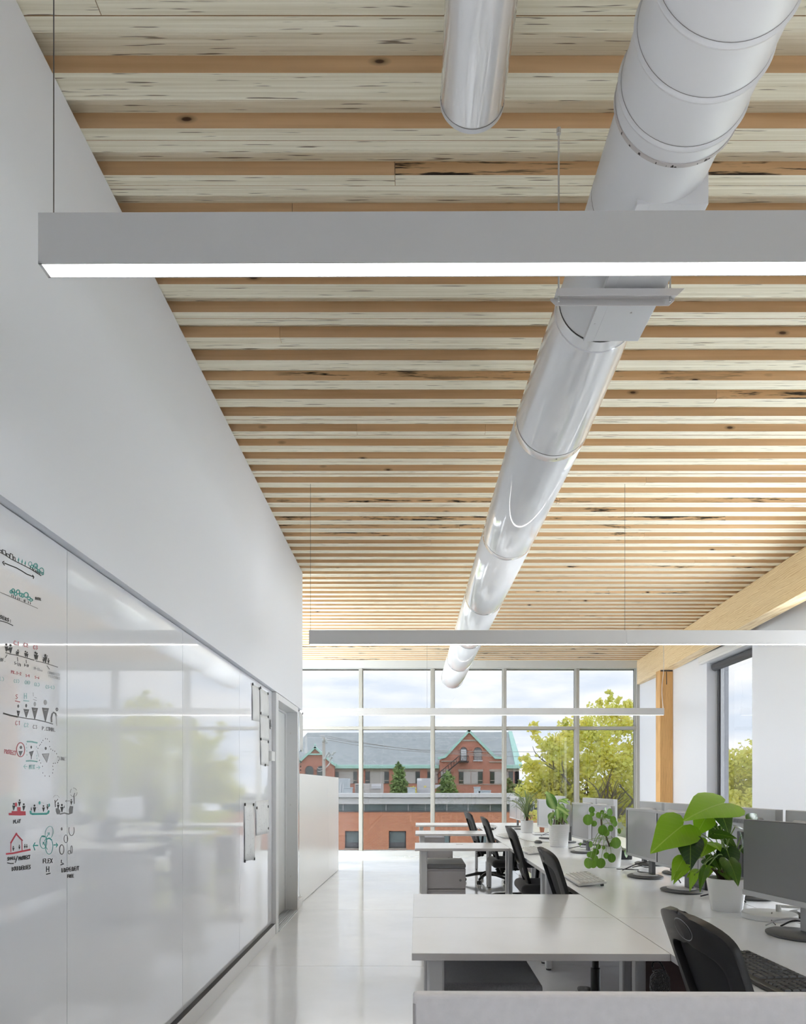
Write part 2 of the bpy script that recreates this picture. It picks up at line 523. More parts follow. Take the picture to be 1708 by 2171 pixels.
class MB:
    """collects vertices and faces; build() makes one mesh object"""

    def __init__(self):
        self.v, self.f, self.mi = [], [], []

    def add(self, verts, faces, mi=0):
        n = len(self.v)
        self.v += [tuple(p) for p in verts]
        self.f += [tuple(i + n for i in f) for f in faces]
        self.mi += [mi] * len(faces)
        return self

    def box(self, x0, x1, y0, y1, z0, z1, mi=0, mis=None):
        vs_ = [(x0, y0, z0), (x1, y0, z0), (x1, y1, z0), (x0, y1, z0), (x0, y0, z1), (x1, y0, z1), (x1, y1, z1), (x0, y1, z1)]
        fs = [(0, 3, 2, 1), (4, 5, 6, 7), (0, 1, 5, 4), (2, 3, 7, 6), (1, 2, 6, 5), (3, 0, 4, 7)]
        self.add(vs_, fs, mi)
        if mis:            # bottom, top, -y, +y, +x, -x
            self.mi[-6:] = mis
        return self

    def quad(self, a, b, c, d, mi=0):
        return self.add([a, b, c, d], [(0, 1, 2, 3)], mi)

    def tube(self, pts, r, n=8, caps=True, mi=0):
        pts = [Vector(p) for p in pts]
        rs = r if isinstance(r, (list, tuple)) else [r] * len(pts)
        rings = []
        up = Vector((0, 0, 1))
        prev = None
        for i, p in enumerate(pts):
            t = (pts[min(i + 1, len(pts) - 1)] - pts[max(i - 1, 0)])
            t = t.normalized() if t.length > 1e-9 else Vector((0, 0, 1))
            if prev is None:
                a = up if abs(t.dot(up)) < 0.95 else Vector((1, 0, 0))
                nrm = (a - t * a.dot(t)).normalized()
            else:
                nrm = prev - t * prev.dot(t)
                nrm = nrm.normalized() if nrm.length > 1e-6 else Vector((1, 0, 0))
            prev = nrm
            bn = t.cross(nrm)
            rings.append([p + (nrm * math.cos(2 * math.pi * k / n) + bn * math.sin(2 * math.pi * k / n)) * rs[i] for k in range(n)])
        vs_ = [q for rg in rings for q in rg]
        fs = []
        for i in range(len(rings) - 1):
            for k in range(n):
                fs.append((i * n + k, i * n + (k + 1) % n, (i + 1) * n + (k + 1) % n, (i + 1) * n + k))
        if caps:
            fs.append(tuple(range(n - 1, -1, -1)))
            fs.append(tuple((len(rings) - 1) * n + k for k in range(n)))
        return self.add(vs_, fs, mi)

    def lathe(self, prof, n=24, c=(0, 0), mi=0, sx=1.0, sy=1.0):
        """prof = [(r, z)...] turned about the vertical through c"""
        vs_ = []
        for r, z in prof:
            for k in range(n):
                a = 2 * math.pi * k / n
                vs_.append((c[0] + r * sx * math.cos(a), c[1] + r * sy * math.sin(a), z))
        fs = []
        for i in range(len(prof) - 1):
            for k in range(n):
                fs.append((i * n + k, i * n + (k + 1) % n, (i + 1) * n + (k + 1) % n, (i + 1) * n + k))
        if prof[0][0] > 1e-6:
            fs.append(tuple(range(n - 1, -1, -1)))
        if prof[-1][0] > 1e-6:
            fs.append(tuple((len(prof) - 1) * n + k for k in range(n)))
        return self.add(vs_, fs, mi)

    def ring_y(self, prof, n=48, c=(0, 0), mi=0):
        """prof = [(r, y)...] turned about a horizontal axis along Y through (x, z) = c"""
        vs_ = []
        for r, y in prof:
            for k in range(n):
                a = 2 * math.pi * k / n
                vs_.append((c[0] + r * math.cos(a), y, c[1] + r * math.sin(a)))
        fs = []
        for i in range(len(prof) - 1):
            for k in range(n):
                fs.append((i * n + k, (i + 1) * n + k, (i + 1) * n + (k + 1) % n, i * n + (k + 1) % n))
        return self.add(vs_, fs, mi)

    def prism(self, poly, y0, y1, mi=0):
        """polygon in (x, z), extruded from y0 to y1"""
        n = len(poly)
        vs_ = [(x, y0, z) for x, z in poly] + [(x, y1, z) for x, z in poly]
        fs = [tuple(range(n)), tuple(range(2 * n - 1, n - 1, -1))]
        for k in range(n):
            fs.append((k, n + k, n + (k + 1) % n, (k + 1) % n))
        return self.add(vs_, fs, mi)

    def mesh(self, name, mats, smooth=False):
        me = bpy.data.meshes.new(name)
        me.from_pydata(self.v, [], self.f)
        for m_ in (mats if isinstance(mats, (list, tuple)) else [mats]):
            me.materials.append(M(m_))
        if any(self.mi):
            me.polygons.foreach_set('material_index', self.mi)
        bm = bmesh.new()
        bm.from_mesh(me)
        bmesh.ops.recalc_face_normals(bm, faces=bm.faces)
        bm.to_mesh(me)
        bm.free()
        if smooth:
            me.polygons.foreach_set('use_smooth', [True] * len(me.polygons))
        me.update()
        return me

    def build(self, name, mats, parent=None, smooth=False, bevel=0.0, seg=2, loc=None, angle=None, autos=None):
        o = bpy.data.objects.new(name, self.mesh(name, mats, smooth))
        link(o, parent)
        if loc is not None:
            o.location = loc
        if bevel:
            bv = o.modifiers.new('bevel', 'BEVEL')
            bv.width = bevel
            bv.segments = seg
            bv.limit_method = 'ANGLE'
            bv.angle_limit = math.radians(40)
        return o


def box_obj(name, x0, x1, y0, y1, z0, z1, m_, parent=None, bevel=0.0, seg=2):
    return MB().box(x0, x1, y0, y1, z0, z1).build(name, m_, parent, bevel=bevel, seg=seg)


def struct(o):
    o['kind'] = 'structure'
    return o


def sm_angle(o, deg=35):
    """smooth shading that keeps edges sharper than deg"""
    me = o.data
    me.polygons.foreach_set('use_smooth', [True] * len(me.polygons))
    bm = bmesh.new()
    bm.from_mesh(me)
    lim = math.radians(deg)
    for e in bm.edges:
        if len(e.link_faces) == 2:
            e.smooth = e.calc_face_angle(0) < lim
    bm.to_mesh(me)
    bm.free()
    return o


def curve_pts(pts, n=24):
    """Catmull-Rom through the given points"""
    pts = [Vector(p) for p in pts]
    P = [pts[0] * 2 - pts[1]] + pts + [pts[-1] * 2 - pts[-2]]
    out = []
    segs = len(pts) - 1
    for i in range(segs):
        k = max(2, n // segs)
        for j in range(k):
            t = j / k
            a, b_, c_, d = P[i], P[i + 1], P[i + 2], P[i + 3]
            out.append(0.5 * ((2 * b_) + (c_ - a) * t + (2 * a - 5 * b_ + 4 * c_ - d) * t * t + (3 * b_ - a - 3 * c_ + d) * t ** 3))
    out.append(pts[-1])
    return out

# ================================================================== ROOM SHELL
CEIL = 3.663                  # underside of the low slats
REC = 3.718                   # underside of the recessed slats
LW = -1.18                    # face of the left wall
LB = -1.214                   # face of the whiteboard panels
RW = 4.33                     # face of the right wall
GY = 12.9                     # inner face of the curtain wall
BACK = -4.5
CORNER = 7.52


def beam_x(y):
    return 4.166 + 0.0625 * (y - 11.22)


# floor: sub-slab with saw-cut slabs on top
floor = struct(box_obj('floor', -4.2, 4.7, BACK - 0.2, 13.2, -0.3, -0.014, 'polished_concrete'))
joints_y = [BACK - 0.2, -2.0, 0.4, 2.65, 4.95, 7.2, 9.5, 11.6, 13.2]
joints_x = [-4.2, 1.6, 4.7]
for i in range(len(joints_y) - 1):
    for j in range(len(joints_x) - 1):
        box_obj('slab', joints_x[j] + 0.002, joints_x[j + 1] - 0.002, joints_y[i] + 0.002, joints_y[i + 1] - 0.002, -0.02, 0, 'polished_concrete', floor)

# ceiling: deck, low double lamellas and recessed lamellas
ceiling = struct(box_obj('ceiling', -4.2, 4.7, BACK - 0.2, 13.2, 3.80, 3.87, 'knotty_face'))
roof = struct(box_obj('roof', -4.4, 4.9, BACK - 0.4, 13.3, 3.87, 4.2, 'roof_slab'))
MIS = [0, 0, 1, 1, 1, 1]
rows = []
i = -32
while True:
    y0 = 2.258 + 0.19 * i
    if i == -1:
        y0 = 2.045
    if y0 > 12.74:
        break
    rows.append(y0)
    i += 1
rs = random.Random(11)
for k, y0 in enumerate(rows):
    xl = LW - 0.24 if y0 < CORNER - 0.08 else -4.0
    xr = RW + 0.05
    jz = rs.uniform(-0.002, 0.002)
    nj = 0 if y0 < 1.5 else rs.choice([1, 1, 2])
    cuts = sorted(rs.uniform(xl + 0.4, xr - 0.5) for _ in range(nj))
    xs = [xl] + cuts + [xr]
    for a, b_ in zip(xs, xs[1:]):
        MB().box(-(b_ - a) / 2 + 0.001, (b_ - a) / 2 - 0.001, 0, 0.0455, 0, 0.15, mis=MIS).build('slat', ['edge_grain', 'knotty_face'], ceiling, loc=((a + b_) / 2, y0, CEIL + jz))
    MB().box(-(xr - xl) / 2, (xr - xl) / 2, 0.0478, 0.0925, 0, 0.15, mis=MIS).build('slat', ['edge_grain', 'knotty_face'], ceiling, loc=((xl + xr) / 2, y0, CEIL + rs.uniform(-0.002, 0.002)))
    y1 = rows[k + 1] if k + 1 < len(rows) else 12.9
    MB().box(-(xr - xl) / 2, (xr - xl) / 2, 0.0935, y1 - y0 - 0.0005, 0, 0.09, mis=MIS).build('recessed_slat', ['edge_grain', 'knotty_face'], ceiling, loc=((xl + xr) / 2, y0, REC + rs.uniform(-0.002, 0.002)))

# left wall: upper plain wall, backing behind the whiteboard, door opening
wl_ = MB()
wl_.box(LW - 0.22, LW, BACK, CORNER, 2.143, CEIL - 0.004)
wl_.box(LW - 0.30, LW - 0.24, BACK, CORNER, 2.143, 3.80)
wl_.box(LW - 0.22, LB - 0.02, BACK, 6.02, 0, 2.143)
wl_.box(LW - 0.22, LB - 0.02, 7.22, CORNER, 0, 2.143)
wl_.box(LW - 0.22, LB - 0.02, 6.02, 7.22, 2.10, 2.143)
wall_left = struct(wl_.build('wall_left', 'wall_paint'))
ws = struct(box_obj('wall_stair', -4.0, LW - 0.22, CORNER - 0.15, CORNER, 0, 3.80, 'wall_paint'))
wfl = MB().box(-4.2, -4.0, CORNER - 0.15, CORNER + 0.3, 0, 3.80).box(-4.2, -4.0, GY - 0.2, GY + 0.2, 0, 3.80).box(-4.2, -4.0, CORNER + 0.3, GY - 0.2, 3.5, 3.80).box(-4.2, -4.0, CORNER + 0.3, GY - 0.2, 0, 0.12)
struct(wfl.build('wall_far_left', 'wall_paint'))
w7 = struct(MB().box(-4.15, -4.05, CORNER + 0.3, GY - 0.2, 0.12, 0.18).box(-4.15, -4.05, CORNER + 0.3, GY - 0.2, 3.44, 3.5).build('window_7', 'anodised'))  # unseen side glazing, added to bring daylight to the far end
for k in range(4):
    ya = CORNER + 0.3 + k * (GY - CORNER - 0.5) / 4
    box_obj('mullion', -4.15, -4.05, ya, ya + 0.06, 0.18, 3.44, 'anodised', w7)
    box_obj('pane', -4.11, -4.105, ya + 0.06, ya + (GY - CORNER - 0.5) / 4, 0.18, 3.44, 'window_glass', w7)  # pane of the added side glazing
bb = MB()
bb.box(LB - 0.001, LW, BACK, 6.01, 0, 0.092)
bb.box(LB - 0.001, LW, 7.225, CORNER, 0, 0.092)
struct(bb.build('baseboard_left', 'base_white', bevel=0.002))
dg = MB()
dg.box(LB - 0.002, LW - 0.004, BACK, 6.01, 0.0921, 0.0945)
struct(dg.build('trim_1', 'gasket'))

# back wall
struct(box_obj('wall_back', -1.6, RW + 0.32, BACK - 0.2, BACK, 0, 3.8, 'wall_paint'))

# right wall: only the last window is seen; unseen ones added for daylight
wins = [(-2.6, -1.3), (3.6, 4.9), (5.4, 7.1), (8.63, 9.95)]
WZ0, WZ1 = 0.85, 3.10
wr = MB()
yy = BACK - 0.2
for a, b_ in wins:
    wr.box(RW, RW + 0.32, yy, a, 0, 3.8)
    wr.box(RW, RW + 0.32, a, b_, 0, WZ0)
    wr.box(RW, RW + 0.32, a, b_, WZ1, 3.8)
    yy = b_
wr.box(RW, RW + 0.32, yy, GY + 0.2, 0, 3.8)
wall_right = struct(wr.build('wall_right', 'wall_paint'))
for n_, (a, b_) in enumerate(wins):
    w = struct(MB().box(4.485, 4.56, a, b_, WZ0, WZ0 + 0.06).box(4.485, 4.56, a, b_, WZ1 - 0.05, WZ1).box(4.485, 4.56, a, a + 0.055, WZ0 + 0.06, WZ1 - 0.05).box(4.485, 4.56, b_ - 0.055, b_, WZ0 + 0.06, WZ1 - 0.05).build('window_%d' % (n_ + 8), 'window_frame_dark'))  # all but the last are unseen, added for daylight
    tag(MB().box(4.53, 4.536, a + 0.05, b_ - 0.05, WZ0 + 0.05, WZ1 - 0.05).build('pane', 'added_tint_glass' if n_ == 3 else 'window_glass', w))
    MB().box(4.50, 4.55, a + 0.055, a + 0.075, WZ0 + 0.06, WZ1 - 0.05).box(4.50, 4.55, b_ - 0.075, b_ - 0.055, WZ0 + 0.06, WZ1 - 0.05).build('inner_frame', 'aluminium', w)
    MB().box(4.33, 4.485, a, b_, WZ0 - 0.03, WZ0).build('sill', 'base_white', w)
# blinds: white cassette on the wall and dark roller housing in the reveal
bl = empty('roller_blind', (4.4, 9.3, 3.1), label='white roller blind cassette with dark tube above the right window', cat='blind')
MB().box(-0.13, -0.07, -0.8, 0.8, 0.0, 0.118).box(-0.136, -0.13, -0.8, 0.8, 0.03, 0.04).build('cassette', 'blind_white', bl, bevel=0.004)
MB().tube([(0.045, -0.66, -0.06), (0.045, 0.64, -0.06)], 0.055, 14).build('roller_tube', 'window_frame_dark', bl)
MB().tube([(0.0, -0.62, -0.02), (0.0, -0.62, -1.9)], 0.003, 5).build('cord', 'rod_white', bl)
MB().tube([(0.03, -0.60, -0.02), (0.03, -0.60, -1.9)], 0.002, 5).build('cord', 'cable_steel', bl)
bl.location.z = 3.10

# glulam beam and post
y0, y1 = BACK, 12.815
xa, xb = beam_x(y0), beam_x(y1)
bm_ = MB().add([(xa, y0, 3.22), (xa + 0.185, y0, 3.22), (xb + 0.185, y1, 3.22), (xb, y1, 3.22), (xa, y0, 3.659), (xa + 0.185, y0, 3.659), (xb + 0.185, y1, 3.659), (xb, y1, 3.659)],
               [(0, 3, 2, 1), (4, 5, 6, 7), (0, 1, 5, 4), (2, 3, 7, 6), (1, 2, 6, 5), (3, 0, 4, 7)])
beam = tag(bm_.build('glulam_beam', 'beam_wood', bevel=0.004), 'pale laminated timber beam running under the slatted ceiling along the right wall', 'beam')
post = empty('timber_post', (4.222, 11.32, 0), label='orange-brown timber post under the beam beside the far glazing', cat='post')
MB().box(-0.105, 0.105, -0.1, 0.1, 0, 3.22).build('shaft', 'post_wood', post, bevel=0.004)
MB().box(-0.006, 0.006, -0.102, -0.098, 2.98, 3.19).box(-0.1, 0.1, -0.103, -0.097, 3.195, 3.22).build('knife_plate', 'iron_black', post)

# curtain wall
cw = struct(MB().box(-4.0, RW, GY - 0.06, GY + 0.2, 0, 0.09).box(-4.0, RW, GY - 0.08, GY + 0.2, 3.53, 3.80).build('window_1', 'header_panel'))
MX = [-3.63, -2.28, -0.92, 0.437, 1.792, 3.165, 4.305]
for x in MX:
    box_obj('mullion', x - 0.03, x + 0.03, GY - 0.05, GY + 0.16, 0.09, 3.53, 'anodised', cw, bevel=0.003)
xs = [-4.0] + MX
for a, b_ in zip(xs, xs[1:]):
    box_obj('transom', a + 0.031, b_ - 0.031, GY - 0.035, GY + 0.14, 2.378, 2.438, 'anodised', cw, bevel=0.003)
    for z0, z1 in ((0.09, 2.378), (2.438, 3.53)):
        box_obj('pane', a + 0.025, b_ - 0.025, GY + 0.06, GY + 0.066, z0, z1, 'added_tint_glass', cw)
        MB().box(a + 0.03, a + 0.042, GY + 0.02, GY + 0.06, z0, z1).box(b_ - 0.042, b_ - 0.03, GY + 0.02, GY + 0.06, z0, z1).build('gasket', 'gasket' if z0 > 9 else 'anodised', cw)

# low white guard wall
lw = struct(MB().add([(-1.222, 7.522, 0), (-1.12, 10.65, 0), (-1.25, 10.65, 0), (-1.34, 7.522, 0), (-1.222, 7.522, 1.43), (-1.12, 10.65, 1.43), (-1.25, 10.65, 1.43), (-1.34, 7.522, 1.43)],
                     [(0, 3, 2, 1), (4, 5, 6, 7), (0, 1, 5, 4), (2, 3, 7, 6), (1, 2, 6, 5), (3, 0, 4, 7)]).build('wall_low', 'wall_paint'))
for (ya, yb) in ((7.522, 9.598), (9.602, 10.66)):
    fx = lambda y: -1.213 + 0.0332 * (y - 7.522)
    MB().add([(fx(ya), ya, 0.006), (fx(yb), yb, 0.006), (fx(yb) - 0.012, yb, 0.006), (fx(ya) - 0.012, ya, 0.006), (fx(ya), ya, 1.445), (fx(yb), yb, 1.445), (fx(yb) - 0.14, yb, 1.445), (fx(ya) - 0.14, ya, 1.445)],
             [(0, 3, 2, 1), (4, 5, 6, 7), (0, 1, 5, 4), (2, 3, 7, 6), (1, 2, 6, 5), (3, 0, 4, 7)]).build('panel', 'guard_white', lw)

# door
door = struct(MB().box(LW - 0.18, LW + 0.004, 6.02, 6.13, 0, 2.135).box(LW - 0.18, LW + 0.004, 7.16, 7.22, 0, 2.135).box(LW - 0.18, LW + 0.004, 6.13, 7.16, 2.078, 2.135)
              .box(LW - 0.15, LW - 0.11, 7.14, 7.16, 0, 2.078).box(LW - 0.15, LW - 0.11, 6.13, 6.15, 0, 2.078).box(LW - 0.15, LW - 0.11, 6.15, 7.14, 2.058, 2.078).build('door_1', 'door_frame_metal', bevel=0.002))
box_obj('leaf', LW - 0.17, LW - 0.13, 6.14, 7.15, 0.014, 2.07, 'door_panel', door)
th = MB().box(LW - 0.17, LW + 0.012, 6.13, 7.16, 0, 0.008)
for k in range(5):
    th.box(LW - 0.10 + k * 0.022, LW - 0.09 + k * 0.022, 6.13, 7.16, 0.008, 0.013)
th.build('threshold', 'aluminium', door)
for z in (0.35, 1.1, 1.85):
    MB().box(LW - 0.075, LW - 0.06, 7.158, 7.1605, z, z + 0.02).build('silencer', 'rod_white', door)

# whiteboard: glossy panels
wbd = empty('whiteboard', (LB, 2.0, 0.094), label='long glossy white marker wall of tall panels covered in sketches', cat='whiteboard')
pj = [-2.5, -1.25, 0.0, 1.21, 2.42, 3.65, 4.87, 6.015]
for a, b_ in zip(pj, pj[1:]):
    box_obj('panel', -0.018, 0.0, a - 2.0 + 0.0015, b_ - 2.0 - 0.0015, 0.002, 2.045, 'white_gloss', wbd)
box_obj('panel', -0.018, 0.0, 7.222 - 2.0, CORNER - 2.0, 0.002, 2.045, 'white_gloss', wbd)

# ================================================================== MARKER DRAWINGS ON THE WHITEBOARD
FONT = {
    'A': [[(0, 0), (.5, 1), (1, 0)], [(.2, .4), (.8, .4)]], 'B': [[(.1, 0), (.1, 1), (.8, .8), (.15, .52), (.95, .25), (.1, 0)]],
    'C': [[(.95, .85), (.5, 1), (.08, .55), (.2, .08), (.6, 0), (.95, .15)]], 'D': [[(.1, 0), (.1, 1), (.95, .6), (.8, .15), (.1, 0)]],
    'E': [[(.9, 1), (.1, 1), (.1, 0), (.95, 0)], [(.1, .5), (.75, .5)]], 'F': [[(.95, 1), (.1, 1), (.1, 0)], [(.1, .5), (.75, .5)]],
    'H': [[(.1, 0), (.1, 1)], [(.9, 0), (.9, 1)], [(.1, .5), (.9, .5)]], 'I': [[(.5, 0), (.5, 1)]],
    'L': [[(.15, 1), (.1, 0), (.9, .02)]], 'M': [[(.05, 0), (.1, 1), (.5, .4), (.9, 1), (.95, 0)]],
    'N': [[(.1, 0), (.1, 1), (.9, 0), (.9, 1)]], 'O': [[(.5, 1), (.1, .7), (.1, .25), (.5, 0), (.9, .3), (.9, .75), (.5, 1)]],
    'P': [[(.15, 0), (.15, 1), (.9, .85), (.85, .55), (.15, .45)]], 'R': [[(.15, 0), (.15, 1), (.9, .82), (.8, .55), (.15, .48), (.95, 0)]],
    'S': [[(.9, .9), (.5, 1), (.1, .78), (.5, .52), (.9, .28), (.5, 0), (.08, .1)]], 'T': [[(0, 1), (1, .95)], [(.5, .97), (.45, 0)]],
    'U': [[(.1, 1), (.1, .25), (.5, 0), (.9, .25), (.9, 1)]], 'V': [[(.05, 1), (.5, 0), (.95, 1)]], 'X': [[(.05, 0), (.95, 1)], [(.05, 1), (.95, 0)]],
    'Y': [[(.05, 1), (.5, .5), (.95, 1)], [(.5, .5), (.4, 0)]], '1': [[(.3, .75), (.55, 1), (.5, 0)]],
    '2': [[(.1, .8), (.5, 1), (.85, .75), (.1, .02), (.95, .05)]], '3': [[(.1, .95), (.85, .9), (.4, .55), (.9, .3), (.5, 0), (.1, .1)]],
    '4': [[(.3, 1), (.1, .45), (.9, .45)], [(.75, 1), (.7, 0)]], '5': [[(.85, 1), (.2, 1), (.15, .6), (.8, .45), (.75, .08), (.1, 0)]],
    '6': [[(.7, 1), (.15, .4), (.4, 0), (.85, .25), (.5, .5), (.15, .35)]], '7': [[(.1, 1), (.9, .95), (.4, 0)]],
    '8': [[(.5, .5), (.1, .78), (.5, 1), (.85, .78), (.5, .5), (.1, .22), (.5, 0), (.9, .25), (.5, .5)]], '0': [[(.5, 1), (.1, .5), (.5, 0), (.9, .5), (.5, 1)]],
    '-': [[(.1, .48), (.9, .45)]], '/': [[(0, -.1), (1, 1.1)]], '.': [[(.4, .02), (.55, .02), (.55, .1)]], ':': [[(.5, .1), (.55, .2)], [(.5, .6), (.55, .7)]],
    '(': [[(.9, 1.1), (.25, .8), (.2, .25), (.8, -.1)]], ')': [[(.1, 1.1), (.75, .8), (.8, .25), (.2, -.1)]], "'": [[(.5, 1.1), (.4, .8)]],
}
INK = ['marker_black', 'marker_grey', 'marker_pale', 'marker_teal', 'marker_pale_teal', 'marker_red', 'marker_pale_red']
K, G, P_, TL, PT, RD, PR = range(7)


def board(px, py, lift=0.0007):
    """point on the whiteboard face, in the whiteboard's own coordinates"""
    X = -LB
    Y = X * F_PX / (VX - px)
    return (lift, Y - 2.0, CAM_H + (VY - py) * Y / F_PX - 0.094)


class Sketch:
    def __init__(self, ox, oy, s):
        self.ox, self.oy, self.s, self.mb, self.n = ox, oy, s, MB(), 0

    def z(self, p):
        return (self.ox + p[0] * self.s, self.oy + p[1] * self.s)

    def line(self, ink, w, pts):
        """polyline with width w (frame pixels), points in sketch units"""
        q = [Vector(self.z(p)) for p in pts]
        self.n += 1
        L = 0.0006 + 0.000004 * (self.n % 60)
        left, right = [], []
        for i, p in enumerate(q):
            t = q[min(i + 1, len(q) - 1)] - q[max(i - 1, 0)]
            t = t.normalized() if t.length > 1e-9 else Vector((1, 0))
            nn = Vector((-t.y, t.x)) * (w / 2)
            if i == 0:
                p = p - t * w * 0.3
            if i == len(q) - 1:
                p = p + t * w * 0.3
            left.append(board(p.x + nn.x, p.y + nn.y, L))
            right.append(board(p.x - nn.x, p.y - nn.y, L))
        n = len(q)
        self.mb.add(left + right, [(i, i + 1, n + i + 1, n + i) for i in range(n - 1)], ink)

    def fill(self, ink, pts):
        self.n += 1
        L = 0.0006 + 0.000004 * (self.n % 60)
        self.mb.add([board(*self.z(p), L) for p in pts], [tuple(range(len(pts)))], ink)

    def oval(self, ink, w, cx, cy, rx, ry, a0=0, a1=360, rot=0):
        pts = []
        k = 18
        for i in range(k + 1):
            a = math.radians(a0 + (a1 - a0) * i / k)
            x, y = rx * math.cos(a), ry * math.sin(a)
            cr, sr = math.cos(math.radians(rot)), math.sin(math.radians(rot))
            pts.append((cx + x * cr - y * sr, cy + x * sr + y * cr))
        self.line(ink, w, pts)

    def disc(self, ink, cx, cy, rx, ry):
        self.fill(ink, [(cx + rx * math.cos(i * math.pi / 6), cy + ry * math.sin(i * math.pi / 6)) for i in range(12)])

    def man(self, ink, cx, cy, h, lean=0.0):
        """little figure: head and a wedge body; (cx, cy) is the foot"""
        self.disc(ink, cx + lean, cy - h * 0.86, h * 0.12, h * 0.14)
        self.fill(ink, [(cx - h * 0.2 + lean, cy - h * 0.64), (cx + h * 0.22 + lean, cy - h * 0.66), (cx + h * 0.04, cy), (cx - h * 0.03, cy)])

    def text(self, ink, w, s, x, y, h, adv, slope=0.0, wid=0.72):
        """letters of height h standing on the baseline from (x, y)"""
        for ch in s:
            for st in FONT.get(ch, []):
                self.line(ink, w, [(x + px * adv * wid, y + slope * (px * adv * wid) - py * h) for px, py in st])
            x += adv
            y += slope * adv

    def dots(self, ink, w, pts, ln=9):
        for x, y in pts:
            self.line(ink, w, [(x, y - ln / 2), (x + 2, y + ln / 2)])

    def done(self, label):
        o = self.mb.build('marker_drawing', INK, wbd)
        tag(o, label, kind='stuff')


s = Sketch(0, 1140, 130 / 1708)
s.line(K, 1.6, [(-60, 370), (0, 410), (150, 490), (290, 590), (700, 795), (900, 900), (1140, 1060)])
for q in ([(-20, 345), (30, 350), (45, 415)], [(55, 335), (80, 435)], [(60, 335), (145, 365), (158, 480)], [(165, 440), (190, 510)], [(170, 440), (250, 470), (262, 555)],
          [(280, 440), (270, 560)], [(285, 440), (345, 470), (355, 600)], [(370, 530), (365, 620)], [(370, 530), (412, 550), (418, 640)]):
    s.line(K, 1.7, q)
for x, y in ((505, 610), (603, 660), (692, 705)):
    s.fill(TL, [(x + 14, y - 70), (x - 16, y + 10), (x - 8, y + 48), (x + 16, y + 45), (x + 24, y)])
    s.line(K, 1.0, [(x + 4, y + 45), (x + 2, y + 78)])
s.oval(TL, 1.3, 835, 730, 48, 58)
s.oval(TL, 2.0, 885, 800, 32, 38)
s.oval(TL, 1.6, 985, 790, 58, 74, 150, 400)
s.oval(TL, 1.2, 985, 800, 42, 52, 170, 390)
s.oval(TL, 1.6, 935, 840, 30, 36)
s.line(TL, 2.4, [(990, 800), (1000, 860), (1045, 870)])
s.oval(TL, 2.2, 1062, 925, 34, 30)
s.oval(TL, 1.7, 1150, 930, 62, 88, 170, 395)
s.oval(TL, 2.0, 1185, 1000, 24, 30)
s.oval(TL, 2.0, 1108, 960, 28, 28)
for x, y in ((835, 830), (895, 870), (935, 895), (985, 925), (1015, 945), (1050, 965), (1095, 985)):
    s.line(K, 1.4, [(x, y - 25), (x + 2, y + 45)])
s.line(K, 2.2, [(70, 680), (105, 660)])
s.line(K, 1.9, [(70, 685), (85, 720), (120, 765)])
s.line(K, 2.2, [(115, 705), (270, 770), (440, 835), (600, 925), (730, 1010), (935, 1095)])
s.line(K, 2.2, [(900, 1045), (938, 1098), (920, 1135)])
s.done('black skyline sloping down to teal trees above a double-headed arrow')

s = Sketch(0, 1140, 130 / 1708)
s.line(G, 1.3, [(-60, 1500), (0, 1520), (330, 1660), (700, 1820), (1045, 1970)])
for x, y, a, b_ in ((360, 1480, 40, 55), (310, 1505, 34, 40), (430, 1565, 34, 44), (497, 1510, 45, 55), (575, 1590, 36, 46), (625, 1610, 32, 50), (722, 1595, 58, 66), (800, 1690, 44, 38), (860, 1735, 38, 32)):
    s.oval(TL, 2.3, x, y, a, b_)
for x, y in ((372, 1590), (490, 1640), (600, 1700), (715, 1740), (760, 1720)):
    s.line(P_, 1.0, [(x, y - 40), (x - 2, y + 40)])
for x, y in ((322, 1650), (368, 1675), (420, 1705), (490, 1735), (540, 1745), (665, 1790), (685, 1810), (785, 1840), (840, 1862)):
    s.man(K, x, y, 78)
s.text(K, 1.8, 'SITE', 975, 1715, 62, 42, 0.22)
s.done('row of teal trees and black figures on a sloping line beside the word SITE')

s = Sketch(0, 1290, 150 / 1708)
s.text(K, 2.0, 'USERS:', -55, 215, 80, 56, 0.40)
s.line(K, 1.9, [(-60, 290), (0, 300), (90, 320), (190, 355), (305, 412)])
s.done('underlined black word USERS cut off by the photo edge')

s = Sketch(0, 1290, 150 / 1708)
s.line(K, 1.6, [(130, 1065), (240, 1100), (430, 1135), (620, 1190), (820, 1250)])
s.line(K, 1.2, [(860, 1265), (1090, 1320), (1390, 1418)])
for x, y, h in ((150, 1045, 200), (250, 1085, 225), (395, 1125, 100), (430, 1130, 140), (610, 1175, 155), (650, 1190, 145), (850, 1240, 200), (885, 1245, 180), (1045, 1300, 120), (1090, 1320, 220), (1165, 1335, 130)):
    s.man(K, x, y, h)
s.disc(K, 190, 990, 26, 30)
s.line(K, 1.4, [(1090, 1180), (1145, 1140)])
s.line(K, 1.4, [(1100, 1185), (1065, 1150)])
s.text(PR, 1.8, 'C.1', 325, 865, 95, 42, 0.25, 1.3)
s.text(PR, 1.8, 'C2', 570, 915, 90, 58, 0.25)
s.text(PR, 1.8, 'C3', 800, 978, 90, 62, 0.1)
for a, b_ in (((165, 1120), (125, 1185)), ((415, 1180), (424, 1275)), ((625, 1245), (632, 1320)), ((1130, 1385), (1190, 1465))):
    s.line(G, 1.5, [a, b_])
s.text(G, 1.4, 'PROF.', -75, 1270, 75, 43, 0.08)
s.text(G, 1.4, '5-7/8', 345, 1345, 62, 32, 0.38)
s.text(G, 1.4, '8-10', 580, 1395, 65, 28, 0.25)
s.text(P_, 1.2, '10-12', 805, 1470, 65, 30, 0.25)
s.text(P_, 1.0, 'YRS', 950, 1505, 28, 26, 0.25)
s.text(P_, 1.0, 'COMMUNITY', 1145, 1570, 55, 34, 0.22)
